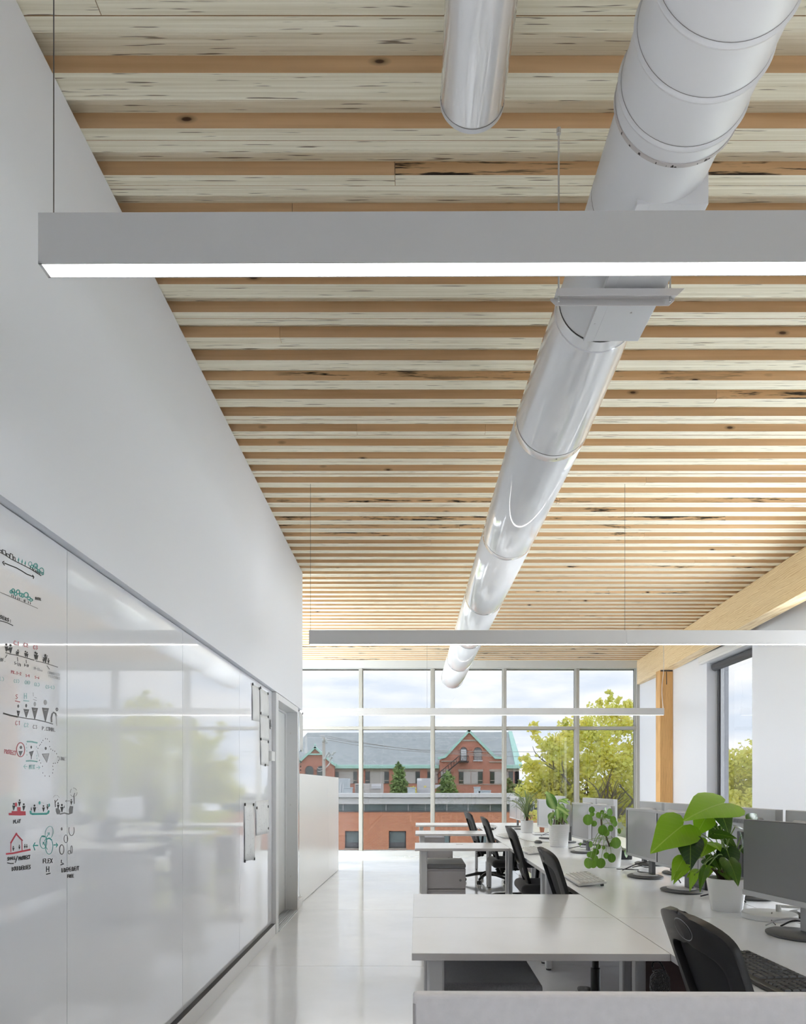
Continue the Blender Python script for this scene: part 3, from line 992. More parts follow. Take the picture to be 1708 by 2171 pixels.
s.text(P_, 1.0, 'VISITORS', 1165, 1655, 55, 36, 0.24)
s.text(PR, 1.5, 'PR.1-2', 265, 1560, 70, 42, 0.22)
s.text(PR, 1.4, '3-4', 615, 1650, 60, 33, 0.1)
s.text(PR, 1.2, '5-6', 835, 1685, 55, 40, 0.2)
s.done('black figures standing on a sloping line under red C1, C2 and C3')

s = Sketch(0, 1440, 150 / 1708)
s.text(PT, 1.2, 'L)', -10, 30, 80, 60, 0.1)
s.text(PT, 1.2, '(S)', 325, 78, 70, 50, 0.05)
s.text(PT, 1.2, '(M)', 590, 110, 75, 48, 0.08)
s.text(PT, 1.2, '(L)', 820, 155, 70, 48, 0.1)
s.text(PT, 1.2, '(S-L)', 1095, 215, 70, 46, 0.1)
s.done('pale teal bracketed letters S, M, L and S-L')

s = Sketch(0, 1440, 150 / 1708)
s.text(PR, 1.4, 'S', 370, 475, 105, 75)
s.line(PR, 2.0, [(365, 525), (475, 550)])
s.text(PT, 1.4, 'H', 575, 470, 130, 95)
s.line(PT, 1.8, [(565, 518), (690, 530)])
s.line(P_, 1.3, [(795, 325), (800, 410)])
s.line(P_, 1.4, [(830, 440), (880, 455)])
s.line(P_, 1.4, [(800, 490), (880, 515)])
s.line(K, 3.2, [(80, 825), (250, 875), (430, 910)])
s.line(G, 2.0, [(420, 908), (650, 950), (860, 975), (1080, 1025), (1270, 1082)])
for ink, cx, top, w_, bot in ((K, 437, 755, 40, 900), (G, 630, 715, 72, 925), (G, 835, 680, 78, 965), (G, 1092, 685, 85, 1020)):
    s.fill(ink, [(cx - w_, top), (cx + w_, top + 15), (cx + 8, bot), (cx - 12, bot)])
    for k in range(2):
        s.line(P_ if k else ink, 0.8, [(cx - w_ * 0.4, top + 30 + k * 40), (cx + w_ * 0.35, top + 20 + k * 40)])
for ink, cx, cy, a, b_ in ((G, 435, 650, 24, 40), (G, 627, 640, 24, 46), (P_, 835, 600, 32, 58), (P_, 1090, 560, 42, 66)):
    s.disc(ink, cx, cy, a, b_)
s.line(G, 3.6, [(1240, 1030), (1235, 930), (1255, 840), (1290, 800), (1335, 830), (1355, 885)])
s.line(P_, 1.6, [(1350, 870), (1362, 1000), (1366, 1120)])
s.oval(G, 1.8, 1370, 730, 20, 34)
s.text(PR, 1.3, 'C1', 365, 1105, 100, 70)
s.text(PT, 1.3, 'C2', 575, 1155, 100, 62)
s.text(G, 1.2, 'C3', 790, 1190, 90, 58, 0.1)
s.text(G, 1.3, 'P.COMM.', 1010, 1225, 90, 48, 0.13, 0.85)
s.done('funnel-shaped figures of growing size labelled C1, C2, C3 and P.COMM.')

s = Sketch(0, 1560, 160 / 1708)
s.text(PR, 1.5, 'PROTECT', 95, 395, 95, 38, 0.18, 0.9)
s.oval(PR, 2.0, 462, 315, 92, 160)
s.disc(G, 468, 262, 30, 38)
s.fill(G, [(415, 345), (512, 342), (462, 455), (450, 455)])
s.line(PT, 3.2, [(610, 130), (720, 135), (835, 160)])
s.line(PT, 3.0, [(590, 570), (700, 565), (835, 585)])
s.disc(G, 702, 258, 20, 34)
s.fill(G, [(650, 365), (760, 335), (715, 470), (708, 535), (698, 535), (690, 460)])
s.dots(PT, 1.2, [(592, 190), (596, 270), (600, 345), (602, 430), (820, 250), (825, 450), (832, 515)], 30)
s.dots(G, 1.3, [(852, 285), (886, 222), (908, 195), (936, 150), (965, 105), (1024, 65), (1068, 72), (1112, 130), (1118, 245), (1145, 302), (1188, 330), (1232, 350), (1275, 405), (1305, 475), (1318, 560), (1300, 605), (1242, 620), (1200, 625), (1188, 690), (1195, 765), (1185, 840), (1110, 915), (1012, 908), (962, 840), (955, 690), (915, 615), (886, 555)], 18)
s.line(P_, 1.0, [(830, 330), (870, 470)])
s.disc(G, 1028, 285, 24, 36)
s.fill(P_, [(948, 412), (1105, 400), (1060, 600), (1045, 600)])
s.line(G, 1.0, [(948, 412), (1105, 400), (1055, 610), (948, 412)])
s.text(PT, 1.3, 'MIX', 655, 750, 95, 45)
s.line(PT, 1.3, [(535, 690), (610, 695)])
s.line(PT, 1.3, [(570, 650), (530, 690), (570, 740)])
s.line(PT, 1.3, [(820, 718), (895, 715)])
s.line(PT, 1.3, [(865, 680), (900, 712), (870, 755)])
s.text(P_, 1.1, "LIBRE'", 1340, 545, 75, 27, 0.1, 0.9)
s.done('red circled PROTECT figure, teal MIX figure and dotted LIBRE outline')

s = Sketch(0, 1660, 180 / 1708)
s.fill(RD, [(170, 605), (230, 600), (230, 565), (345, 565), (345, 485), (412, 485), (412, 565), (510, 570), (515, 650), (400, 655), (175, 650)])
for x, y, h in ((272, 550, 150), (385, 468, 140), (470, 558, 150)):
    s.man(K, x, y, h, 5)
s.disc(RD, 318, 435, 24, 44)
s.line(TL, 4.4, [(612, 570), (615, 610), (650, 625), (930, 620), (965, 600), (975, 565)])
for x, y, h in ((690, 588, 155), (625, 560, 70), (870, 580, 135), (950, 540, 110)):
    s.man(K, x, y, h)
s.disc(TL, 793, 400, 20, 36)
s.disc(TL, 985, 448, 16, 36)
s.dots(P_, 1.0, [(740, 450), (745, 490), (765, 535), (840, 395), (870, 405)], 14)
s.fill(G, [(1115, 510), (1170, 505), (1215, 570), (1195, 630), (1140, 630), (1118, 570)])
s.fill(G, [(1400, 460), (1470, 470), (1455, 610), (1385, 635), (1380, 530)])
s.line(G, 2.8, [(1205, 625), (1290, 605), (1375, 625)])
for x, y, h in ((1165, 520, 130), (1240, 590, 170), (1430, 440, 115)):
    s.man(K, x, y, h)
s.line(K, 1.5, [(1100, 345), (1110, 480)])
s.line(K, 1.2, [(1112, 385), (1160, 325)])
s.line(K, 1.3, [(1485, 260), (1490, 415)])
s.line(K, 1.1, [(1478, 265), (1500, 205)])
s.oval(G, 0.9, 1478, 190, 68, 88, 0, 60)
s.oval(G, 0.9, 1478, 190, 68, 88, 90, 150)
s.oval(G, 0.9, 1478, 190, 68, 88, 175, 230)
s.oval(G, 0.9, 1478, 190, 68, 88, 260, 330)
s.oval(P_, 0.9, 1125, 310, 60, 62, 200, 260)
s.oval(P_, 0.9, 1125, 310, 60, 62, 280, 350)
s.line(G, 1.1, [(1320, 365), (1400, 360)])
s.line(G, 1.2, [(1330, 345), (1312, 368), (1332, 385)])
s.dots(K, 1.2, [(1288, 480)], 40)
s.text(K, 1.8, 'PLAY', 262, 815, 68, 38, -0.12, 0.85)
s.done('red podium, teal trough and grey trench with playing figures above the word PLAY')

s = Sketch(0, 1740, 180 / 1708)
s.line(RD, 3.4, [(215, 445), (270, 350), (330, 255)])
s.line(RD, 3.0, [(318, 260), (380, 330), (445, 400)])
s.line(RD, 1.7, [(215, 455), (215, 625)])
s.line(RD, 1.7, [(438, 405), (440, 600)])
s.line(RD, 3.8, [(125, 668), (260, 655), (440, 615), (600, 583)])
for x, y, h in ((265, 610, 100), (385, 578, 95), (495, 560, 90), (535, 558, 85)):
    s.man(K, x, y, h)
s.dots(P_, 1.0, [(580, 510), (590, 550)], 22)
s.text(K, 1.8, 'SMALL', 142, 800, 62, 34, -0.15, 0.95)
s.line(K, 1.7, [(348, 710), (305, 842)])
s.text(K, 1.9, 'PROTECT', 372, 795, 70, 33, -0.14, 0.95)
s.line(K, 2.2, [(145, 848), (210, 862), (265, 860)])
s.text(K, 1.8, 'BOUNDERIES', 235, 1010, 78, 38, -0.11, 0.9)
s.oval(PT, 1.4, 985, 240, 78, 130, rot=12)
s.oval(TL, 1.3, 868, 430, 70, 130)
s.oval(TL, 1.3, 982, 510, 76, 165)
s.line(TL, 3.0, [(840, 312), (890, 320)])
s.line(TL, 3.0, [(925, 375), (985, 350), (1030, 385)])
s.line(TL, 1.3, [(888, 415), (975, 255)])
s.line(TL, 1.4, [(950, 250), (985, 235), (985, 285)])
s.line(TL, 1.5, [(862, 430), (945, 575)])
s.line(TL, 1.4, [(860, 480), (862, 430), (890, 440)])
s.line(TL, 2.8, [(668, 498), (755, 498)])
s.line(TL, 2.2, [(698, 445), (665, 500), (695, 590)])
s.line(TL, 2.4, [(1078, 487), (1150, 487)])
s.line(TL, 2.0, [(1125, 450), (1155, 488), (1125, 530)])
s.oval(G, 1.7, 1235, 580, 46, 98)
s.oval(G, 1.0, 1240, 580, 40, 90)
s.oval(G, 1.6, 1322, 365, 38, 78)
s.oval(G, 1.5, 1237, 165, 10, 25)
s.oval(G, 1.5, 1435, 190, 54, 110, -30, 210)
s.oval(G, 1.4, 1436, 580, 16, 78)
s.oval(G, 1.4, 1390, 635, 26, 36)
s.text(K, 1.8, 'FLEX', 862, 852, 82, 48, -0.04, 0.9)
s.text(K, 1.8, 'H', 925, 1028, 105, 85)
s.line(K, 2.2, [(928, 1078), (1005, 1058)])
s.text(K, 1.8, 'L', 1225, 850, 60, 55)
s.line(K, 2.2, [(1218, 888), (1275, 868)])
s.text(K, 1.7, 'INDEPENDENT', 1225, 1040, 80, 33, -0.13, 0.9)
s.text(K, 1.9, 'FREE', 1352, 1145, 60, 32, -0.05, 0.95)
s.done('red house, overlapping teal ovals and grey rings over SMALL, FLEX and INDEPENDENT')

# ================================================================== DUCTS
DX, DZ = 0.764, CAM_H + 1.95
duct = empty('supply_duct', (DX, 2.0, DZ), label='long white round air duct with ribs running the length of the ceiling', cat='duct')


def duct_part(name, prof, m_, smooth=True, n=64):
    o = MB().ring_y([(r, y - 2.0) for r, y in prof], n).build(name, m_, duct)
    sm_angle(o, 40)
    return o


ribA = [0.85 + 0.1303 * k for k in range(6)] + [1.632, 1.762, 1.897]
prof = [(0.179, BACK + 0.1)]
for y in ribA:
    prof += [(0.179, y - 0.008), (0.1845, y - 0.005), (0.1865, y), (0.1845, y + 0.005), (0.179, y + 0.008)]
prof += [(0.179, 1.948), (0.176, 1.951), (0.160, 1.951)]
duct_part('ribbed_section', prof, 'duct_paint')
for y in ribA[-3:]:
    duct_part('seam', [(0.1795, y - 0.0092), (0.1797, y - 0.0074)], 'duct_seam')
duct_part('sleeve_lip', [(0.1795, 1.940), (0.1815, 1.941), (0.1815, 1.951), (0.165, 1.952)], 'lip_primer')
duct_part('sleeve_section', [(0.164, 1.90), (0.164, 2.735), (0.161, 2.735)], 'duct_paint')
duct_part('sleeve_seam', [(0.1643, 2.25), (0.1643, 2.254)], 'duct_seam')
duct_part('collar', [(0.160, 2.742), (0.166, 2.742), (0.166, 2.80), (0.170, 2.802)], 'duct_gloss')
duct_part('seam', [(0.1645, 2.735), (0.1645, 2.7415)], 'duct_scuff')
duct_part('taper_section', [(0.166, 2.803), (0.180, 3.1), (0.198, 3.612), (0.196, 3.614)], 'duct_gloss')
ends = [3.612, 5.22, 6.91, 8.62, 10.32, 12.15]
for a, b_ in zip(ends, ends[1:]):
    duct_part('smooth_section', [(0.1955, a + 0.003), (0.1992, a + 0.004), (0.1992, a + 0.066), (0.1985, a + 0.067), (0.1975, a + 0.069), (0.199, a + 0.071), (0.199, b_ - 0.004), (0.1955, b_ - 0.003)], 'duct_gloss')
    duct_part('seam', [(0.1983, a - 0.003), (0.1983, a + 0.003)], 'duct_seam')
    MB().tube([(0.02, a + 0.034 - 2.0, -0.1995), (0.02, a + 0.034 - 2.0, -0.2015)], 0.004, 8).build('screw', 'duct_seam', duct)
duct_part('end_rim', [(0.196, 12.148), (0.2025, 12.148), (0.2025, 12.162), (0.0, 12.162)], 'duct_gloss')
rs = random.Random(5)
sc_ = MB()
for k in range(12):
    a0 = math.radians(rs.uniform(205, 300))
    da = rs.uniform(0.01, 0.05)
    r_ = 0.1818
    y_ = 1.949 - 2.0 + 0.0006
    y2 = y_ - rs.uniform(0.003, 0.008)
    sc_.quad((r_ * math.cos(a0), y_, r_ * math.sin(a0)), (r_ * math.cos(a0 + da), y_, r_ * math.sin(a0 + da)), (r_ * math.cos(a0 + da * 0.8), y2, r_ * math.sin(a0 + da * 0.8)), (r_ * math.cos(a0 + da * 0.2), y2, r_ * math.sin(a0 + da * 0.2)))
tag(sc_.build('scuff', 'duct_scuff', duct), 'black scuff marks along the joint lip', kind='stuff')
bx = empty('damper_box', (DX, 2.45, DZ - 0.165), label='flat-bottomed white damper housing attached to the side of the ribbed duct', cat='damper')
MB().box(-0.03, 0.152, -0.36, 0.286, 0.0, 0.30).build('housing', 'duct_paint', bx, bevel=0.003)
MB().box(-0.068, -0.029, -0.36, 0.284, -0.0015, 0.02).build('flange', 'duct_paint', bx, bevel=0.001)
MB().box(0.153, 0.178, 0.15, 0.19, 0.06, 0.09).build('actuator', 'black_plastic', bx, bevel=0.002)
MB().box(0.152, 0.21, 0.12, 0.20, 0.09, 0.13).build('actuator_bracket', 'strut_metal', bx, bevel=0.002)
for (x, y) in ((-0.05, 0.0), (-0.05, 0.18), (0.07, 0.12)):
    MB().tube([(x, y, -0.003), (x, y, 0.001)], 0.003, 8).build('screw', 'strut_metal', bx)

st = empty('duct_hanger', (0.745, 2.45, CAM_H + 1.745), label='white channel strut hung on two rods under the ribbed duct', cat='hanger')
stm = MB()
poly = [(-0.222, 0.0), (0.205, 0.0), (0.232, 0.026), (-0.222, 0.026)]
stm.prism(poly, -0.026, -0.023)
stm.prism([(-0.215, 0.0), (0.195, 0.0), (0.215, 0.018), (0.215, 0.026), (-0.235, 0.026), (-0.235, 0.018)], 0.025, 0.028)
stm.box(-0.222, 0.215, -0.0235, 0.0255, 0.0235, 0.026)
stm.build('channel', 'strut_metal', st, bevel=0.0008)
for x in (-0.21, 0.19):
    MB().tube([(x, 0.0, -0.004), (x, 0.0, CEIL - (CAM_H + 1.745) + 0.002)], 0.0035, 8).build('rod', 'rod_white', st)
    MB().tube([(x, 0.0, CEIL - (CAM_H + 1.745) - 0.02), (x, 0.0, CEIL - (CAM_H + 1.745))], 0.008, 8).build('anchor', 'rod_white', st)

d2 = empty('capped_duct', (0.196, 1.0, CAM_H + 2.15), label='short white round duct ending in a rounded cap near the ceiling', cat='duct')
o = MB().ring_y([(0.1, BACK + 0.1 - 1.0), (0.1, 1.128), (0.0995, 1.129)], 56).build('tube', 'duct_gloss', d2)
sm_angle(o)
o = MB().ring_y([(0.0985, 1.129), (0.1005, 1.1295), (0.1005, 1.143), (0.098, 1.146), (0.0, 1.148)], 56).build('end_cap', 'duct_paint', d2)
sm_angle(o)
o = MB().ring_y([(0.1003, 1.126), (0.1003, 1.1292)], 56).build('seam', 'duct_seam', d2)

# ================================================================== LINEAR LIGHTS
LZ, LH, LT = 2.408, 0.108, 0.041


def light_row(x0, x1, y, cuts, cables, label, rz=0.0, cord=None):
    L = empty('linear_light', (x0, y, LZ), rz, label, 'light', 'suspended linear lights')
    xs_ = [0.0] + [c_ - x0 for c_ in cuts] + [x1 - x0]
    for a, b_ in zip(xs_, xs_[1:]):
        bd = MB()
        a2, b2 = a + 0.0006, b_ - 0.0006
        bd.box(a2, b2, 0.0, LT, 0.006, LH - 0.008)
        bd.box(a2, b2, 0.0, 0.003, LH - 0.008, LH)
        bd.box(a2, b2, LT - 0.003, LT, LH - 0.008, LH)
        bd.box(a2, b2, 0.0, 0.0022, 0.0, 0.006)
        bd.box(a2, b2, LT - 0.0022, LT, 0.0, 0.006)
        if a == 0:
            bd.box(a2, a2 + 0.0065, 0.0, LT, 0.0, 0.006)
        if b_ == xs_[-1]:
            bd.box(b2 - 0.0065, b2, 0.0, LT, 0.0, 0.006)
        bd.build('body', 'fixture_paint', L)
        MB().box(a + (0.0075 if a == 0 else 0), b_ - (0.0075 if b_ == xs_[-1] else 0), 0.0024, LT - 0.0024, 0.0012, 0.0058).build('diffuser', 'lamp_diffuser', L)
        MB().box(a + 0.03, b_ - 0.03, 0.004, LT - 0.004, LH - 0.008, LH - 0.006).build('added_uplight', 'added_uplight_glow', L)  # added glow strip, unseen from below, fills the ceiling with light
    for cx in cables:
        MB().tube([(cx - x0, LT / 2, LH), (cx - x0, LT / 2, CEIL - LZ + 0.003)], 0.0014, 6).build('cable', 'cable_steel', L)
        MB().lathe([(0.004, LH), (0.004, LH + 0.002), (0.0028, LH + 0.003), (0.0024, LH + 0.0075), (0.0014, LH + 0.009)], 10, (cx - x0, LT / 2)).build('gripper', 'cable_steel', L)
    if cord is not None:
        MB().tube(curve_pts([(cord - x0, LT / 2, LH), (cord - x0 - 0.02, LT / 2, LH + 0.3), (cord - x0 + 0.01, LT / 2, LH + 0.65), (cord - x0, LT / 2, CEIL - LZ + 0.003)], 20), 0.0045, 6).build('power_cord', 'rod_white', L)
    return L


light_row(-0.787, 3.4, 1.4455, [1.66], [-0.764, 1.64, 3.35], 'nearest suspended linear light, large across the top of the view', -0.004)
light_row(-0.782, 4.02, 5.3, [1.685], [-0.772, 1.677, 3.6], 'middle suspended linear light crossing in front of the white duct')
light_row(-2.6, 3.935, 10.55, [0.9], [-2.5, 0.27], 'farthest suspended linear light hanging in front of the far glazing', cord=3.925)
light_row(-0.787, 3.4, -2.4, [1.66], [-0.764, 1.64, 3.35], 'added linear light behind the viewpoint, out of view')  # unseen extra row, added to fill the room from behind

# ================================================================== DESKS
AROT = 0.0105


def D(u, v, z=0.0):
    return Vector((u * math.cos(AROT) + v * math.sin(AROT), v * math.cos(AROT) - u * math.sin(AROT), z))


TOP = 0.73
U0, U1, UC, U2 = -0.018, 0.866, 1.597, 2.33


def desk(name, u0, u1, v0, v1, label, legs, cat='desk', group=None, modesty=False, grommet=None, spine=False):
    e = empty(name, D(u0, v0), -AROT, label, cat, group)
    w, d = u1 - u0 - 0.0016, v1 - v0 - 0.0026
    MB().box(0.0008, w, 0.0008, d, TOP - 0.025, TOP, mis=[1, 0, 1, 1, 1, 1]).build('desktop', ['desk_laminate', 'desk_edge'], e, bevel=0.0012)
    for (lu, lv) in legs:
        hl = 0.03 if len(legs) == 1 else 0.022
        MB().box(lu - hl, lu + hl, lv - 0.03, lv + 0.03, 0.012, TOP - 0.025).build('leg', 'desk_leg', e, bevel=0.008)
        MB().lathe([(0.018, 0), (0.018, 0.010), (0.008, 0.012)], 12, (lu, lv)).build('foot', 'gasket', e)
    if len(legs) > 1:
        ls = sorted(legs)
        (a, va), (b_, vb) = ls[0], ls[-1]
        MB().box(min(a, b_), max(a, b_) + 0.001, min(va, vb) - 0.012, min(va, vb) + 0.012, TOP - 0.065, TOP - 0.025).build('rail', 'desk_leg', e)
    if modesty:
        MB().box(0.12, w - 0.04, -0.009, 0.009, 0.06, TOP - 0.03).build('modesty_panel', 'dark_wood_panel', e)
    if spine:
        MB().box(0.012, 0.03, 0.02, d - 0.02, 0.08, TOP - 0.03).build('added_spine_panel', 'dark_wood_panel', e)  # dark panel added to keep window light from under the desks
    if grommet:
        MB().lathe([(0.0, TOP + 0.0005), (0.03, TOP + 0.0005), (0.032, TOP + 0.002), (0.036, TOP + 0.002), (0.037, TOP)], 20, grommet).build('grommet', 'silver_plastic', e)
    return e


seams = [-0.9, 1.05, 2.98, 4.95, 6.95, 8.88, 10.82]
for k in range(6):
    v0, v1 = seams[k], seams[k + 1]
    where = ['behind the near screen', 'nearest the camera', 'with the round-leaved plant', 'with the basket planter', 'second from the far glazing', 'closest to the far glazing'][k]
    desk('work_desk', U1, UC, v0, v1, 'white work desk in the front row, %s' % where, [(0.07, 0.09), (0.07, v1 - v0 - 0.09), (0.66, 0.09)], group='white work desks in the front row', modesty=(k == 2))
    desk('work_desk', UC, U2, v0, v1, 'white rear-row desk backing onto the one %s' % where, [(0.07, 0.09), (0.66, 0.09), (0.66, v1 - v0 - 0.09)], group='white work desks in the rear row', spine=True)
for v0, v1, lab, gr in ((2.335, 2.98, 'white return desk nearest the camera, over the large dark cushion', None), (2.98, 3.63, 'white return desk joined behind the nearest one', None),
                        (6.31, 6.95, 'white return desk over the lit-topped drawer pedestal', (0.44, 0.45)), (8.24, 8.88, 'white return desk second from the far glazing', (0.44, 0.45)), (10.1, 10.82, 'white return desk closest to the far glazing', None)):
    near = v0 < 2.9
    lg = [(0.085, 0.09 if v0 != 2.98 else 0.56)]
    desk('return_desk', U0, U1, v0, v1, lab, lg, group='white return desks beside the aisle', grommet=gr)
sp = empty('desk_screen', D(-0.006, 1.05), -AROT, 'pale grey fabric screen panel across the bottom of the view', 'screen')
MB().box(0, 0.868, -0.013, 0.013, 0.02, 0.984).build('panel', 'screen_fabric', sp, bevel=0.006, seg=3)
MB().box(0.0, 0.004, -0.0135, 0.0135, 0.03, 0.97).build('edge_strip', 'pedestal_steel', sp)
for x in (0.15, 0.72):
    MB().box(x - 0.02, x + 0.02, -0.1, 0.1, 0, 0.02).build('foot', 'desk_leg', sp)

# drawer pedestals under the return desks
def pedestal(u, v, label, cushion, d=0.52):
    e = empty('drawer_pedestal', D(u, v), -AROT, label, 'pedestal', 'drawer pedestals under the return desks')
    w = 0.365
    MB().box(0, w, 0.02, d, 0.05, 0.53).build('cabinet', 'pedestal_steel', e, bevel=0.003)
    for z0, z1 in ((0.06, 0.255), (0.262, 0.40), (0.407, 0.525)) if not cushion == 'cushion_lit_top' else ((0.06, 0.33), (0.345, 0.525)):
        f = MB().box(0.004, w - 0.004, 0.0, 0.02, z0, z1 - 0.018).box(0.004, w - 0.004, 0.008, 0.02, z1 - 0.018, z1).build('drawer_front', 'pedestal_steel', e, bevel=0.002)
    MB().tube([(w - 0.05, -0.003, 0.42), (w - 0.05, 0.002, 0.42)], 0.011, 14).build('lock', 'lock_steel', e)
    for x in (0.05, w - 0.05):
        for y in (0.07, d - 0.05):
            MB().tube([(x - 0.01, y, 0.025), (x + 0.01, y, 0.025)], 0.025, 12).build('caster', 'black_plastic', e)
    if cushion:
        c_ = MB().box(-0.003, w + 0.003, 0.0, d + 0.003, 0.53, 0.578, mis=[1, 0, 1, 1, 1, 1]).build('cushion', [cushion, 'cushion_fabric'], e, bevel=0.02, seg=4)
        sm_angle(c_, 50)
    return e


pedestal(0.095, 2.50, 'drawer pedestal with a thick dark grey seat cushion under the nearest desk', 'cushion_fabric', 0.62)
pedestal(0.095, 6.42, 'drawer pedestal with a grey seat cushion, top painted lit, and round lock under the third return desk', 'cushion_lit_top')
pedestal(0.08, 8.42, 'drawer pedestal half hidden behind the lit-topped cushion, second from the glazing', None)
pedestal(0.06, 10.35, 'drawer pedestal under the return desk closest to the glazing', None)

# ================================================================== CHAIRS
def make_chair():
    e = empty('task_chair', (0, 0, 0), 0, 'black task chair', 'chair', 'black task chairs along the front row')
    # five-star base
    for k in range(5):
        a = math.radians(72 * k + 20)
        ca, sa = math.cos(a), math.sin(a)
        lg = MB().tube([(0.03 * ca, 0.03 * sa, 0.115), (0.14 * ca, 0.14 * sa, 0.112), (0.26 * ca, 0.26 * sa, 0.085), (0.315 * ca, 0.315 * sa, 0.072)], [0.026, 0.023, 0.018, 0.014], 10)
        o = lg.build('base_leg', 'chair_plastic', e, smooth=True)
        cs = MB().tube([(0.315 * ca - 0.022 * sa, 0.315 * sa + 0.022 * ca, 0.028), (0.315 * ca - 0.006 * sa, 0.315 * sa + 0.006 * ca, 0.028)], 0.028, 14)
        cs.tube([(0.315 * ca + 0.006 * sa, 0.315 * sa - 0.006 * ca, 0.028), (0.315 * ca + 0.022 * sa, 0.315 * sa - 0.022 * ca, 0.028)], 0.028, 14)
        cs.tube([(0.315 * ca, 0.315 * sa, 0.03), (0.315 * ca, 0.315 * sa, 0.075)], 0.008, 8)
        cs.build('caster', 'black_plastic', e)
    o = MB().lathe([(0.034, 0.085), (0.036, 0.13), (0.027, 0.135), (0.027, 0.28), (0.019, 0.285), (0.019, 0.40)], 18).build('gas_column', 'black_plastic', e)
    sm_angle(o)
    MB().box(-0.12, 0.10, -0.07, 0.07, 0.385, 0.43).build('mechanism', 'black_plastic', e, bevel=0.012)
    MB().tube([(0.0, -0.07, 0.40), (0.03, -0.21, 0.405)], 0.007, 8).build('lever', 'black_plastic', e)
    st_ = MB().box(-0.22, 0.26, -0.24, 0.24, 0.43, 0.515).build('seat', 'chair_fabric', e, bevel=0.04, seg=5)
    sm_angle(st_, 60)
    # back: moulded frame with two openings, mesh, badge
    def bx_(z, s):
        return -0.305 + 0.34 * (0.955 - z) + 0.10 * (0.955 - z) * max(0, 0.6 - z) + 0.55 * s * s * (0.4 + 0.6 * min(1, (z - 0.36) / 0.4))

    def half(z):
        if z < 0.60:
            return 0.085 + (0.195 - 0.085) * ((z - 0.36) / 0.24) ** 0.8
        if z < 0.88:
            return 0.195 + 0.022 * math.sin((z - 0.60) / 0.28 * math.pi / 2)
        return 0.217 * max(0.0, 1 - ((z - 0.88) / 0.077) ** 3.2) ** (1 / 2.4)

    def hole(z):
        for z0, z1, w0, w1 in ((0.40, 0.565, 0.045, 0.10), (0.665, 0.872, 0.135, 0.165)):
            if z0 < z < z1:
                t = (z - z0) / (z1 - z0)
                w_ = w0 + (w1 - w0) * t
                return w_ * min(1, (1 - (2 * t - 1) ** 6)) ** 0.4
        return 0.0
    zs = sorted(set([0.36 + 0.597 * k / 70 for k in range(71)] + [0.401, 0.404, 0.41, 0.555, 0.56, 0.564, 0.666, 0.669, 0.675, 0.86, 0.867, 0.871, 0.95, 0.954, 0.956]))
    fr = MB()
    nseg = 5
    rowsL, rowsR = [], []
    for z in zs:
        w_ = max(half(z), 0.004)
        h_ = min(hole(z), w_ - 0.012) if hole(z) > 0 else 0.0
        rowsL.append([(bx_(z, s_), s_, z) for s_ in [-w_ + (w_ - h_) * j / nseg for j in range(nseg + 1)]])
        rowsR.append([(bx_(z, s_), s_, z) for s_ in [h_ + (w_ - h_) * j / nseg for j in range(nseg + 1)]])
    for rows_ in (rowsL, rowsR):
        vs_ = [p for r in rows_ for p in r]
        n_ = nseg + 1
        fr.add(vs_, [(i * n_ + j, i * n_ + j + 1, (i + 1) * n_ + j + 1, (i + 1) * n_ + j) for i in range(len(zs) - 1) for j in range(nseg)])
    o = fr.build('back_frame', 'chair_plastic', e, smooth=True)
    bm = bmesh.new()
    bm.from_mesh(o.data)
    bmesh.ops.remove_doubles(bm, verts=bm.verts, dist=0.0004)
    bmesh.ops.recalc_face_normals(bm, faces=bm.faces)
    bm.to_mesh(o.data)
    bm.free()
    o.data.polygons.foreach_set('use_smooth', [True] * len(o.data.polygons))
    so = o.modifiers.new('thickness', 'SOLIDIFY')
    so.thickness = 0.022
    so.offset = 0
    bv = o.modifiers.new('round', 'BEVEL')
    bv.width = 0.006
    bv.segments = 2
    bv.angle_limit = math.radians(50)
    ms = MB()
    zz = [0.44 + 0.47 * k / 20 for k in range(21)]
    g_ = []
    for z in zz:
        w_ = min(half(z) - 0.02, 0.2)
        g_.append([(bx_(z, s_) + 0.015, s_, z) for s_ in [-w_ + 2 * w_ * j / 8 for j in range(9)]])
    ms.add([p for r in g_ for p in r], [(i * 9 + j, i * 9 + j + 1, (i + 1) * 9 + j + 1, (i + 1) * 9 + j) for i in range(20) for j in range(8)])
    o = ms.build('back_mesh', 'chair_mesh', e, smooth=True)
    so = o.modifiers.new('thickness', 'SOLIDIFY')
    so.thickness = 0.004
    # oval badge on the back of the head end
    bg = MB()
    ring, inner = [], []
    for k in range(28):
        a = 2 * math.pi * k / 28
        s_, z = 0.052 * math.cos(a), 0.912 + 0.028 * math.sin(a)
        ring.append((bx_(z, s_) - 0.0118, s_, z))
        inner.append((bx_(z, s_) - 0.0135, s_ * 0.94, 0.912 + 0.028 * 0.94 * math.sin(a)))
    n_ = 28
    bg.add(ring + inner, [(k, (k + 1) % n_, n_ + (k + 1) % n_, n_ + k) for k in range(n_)] + [tuple(range(n_, 2 * n_))])
    bg.build('badge', 'chair_plastic', e)
    rp = [(bx_(0.912, 0) - 0.0122 + 0.0, 0.053 * math.cos(2 * math.pi * k / 28), 0.912 + 0.029 * math.sin(2 * math.pi * k / 28)) for k in range(29)]
    rp = [(bx_(p[2], p[1]) - 0.0115, p[1], p[2]) for p in rp]
    MB().tube(rp, 0.0013, 5, caps=False).build('badge_rim', 'lock_steel', e)
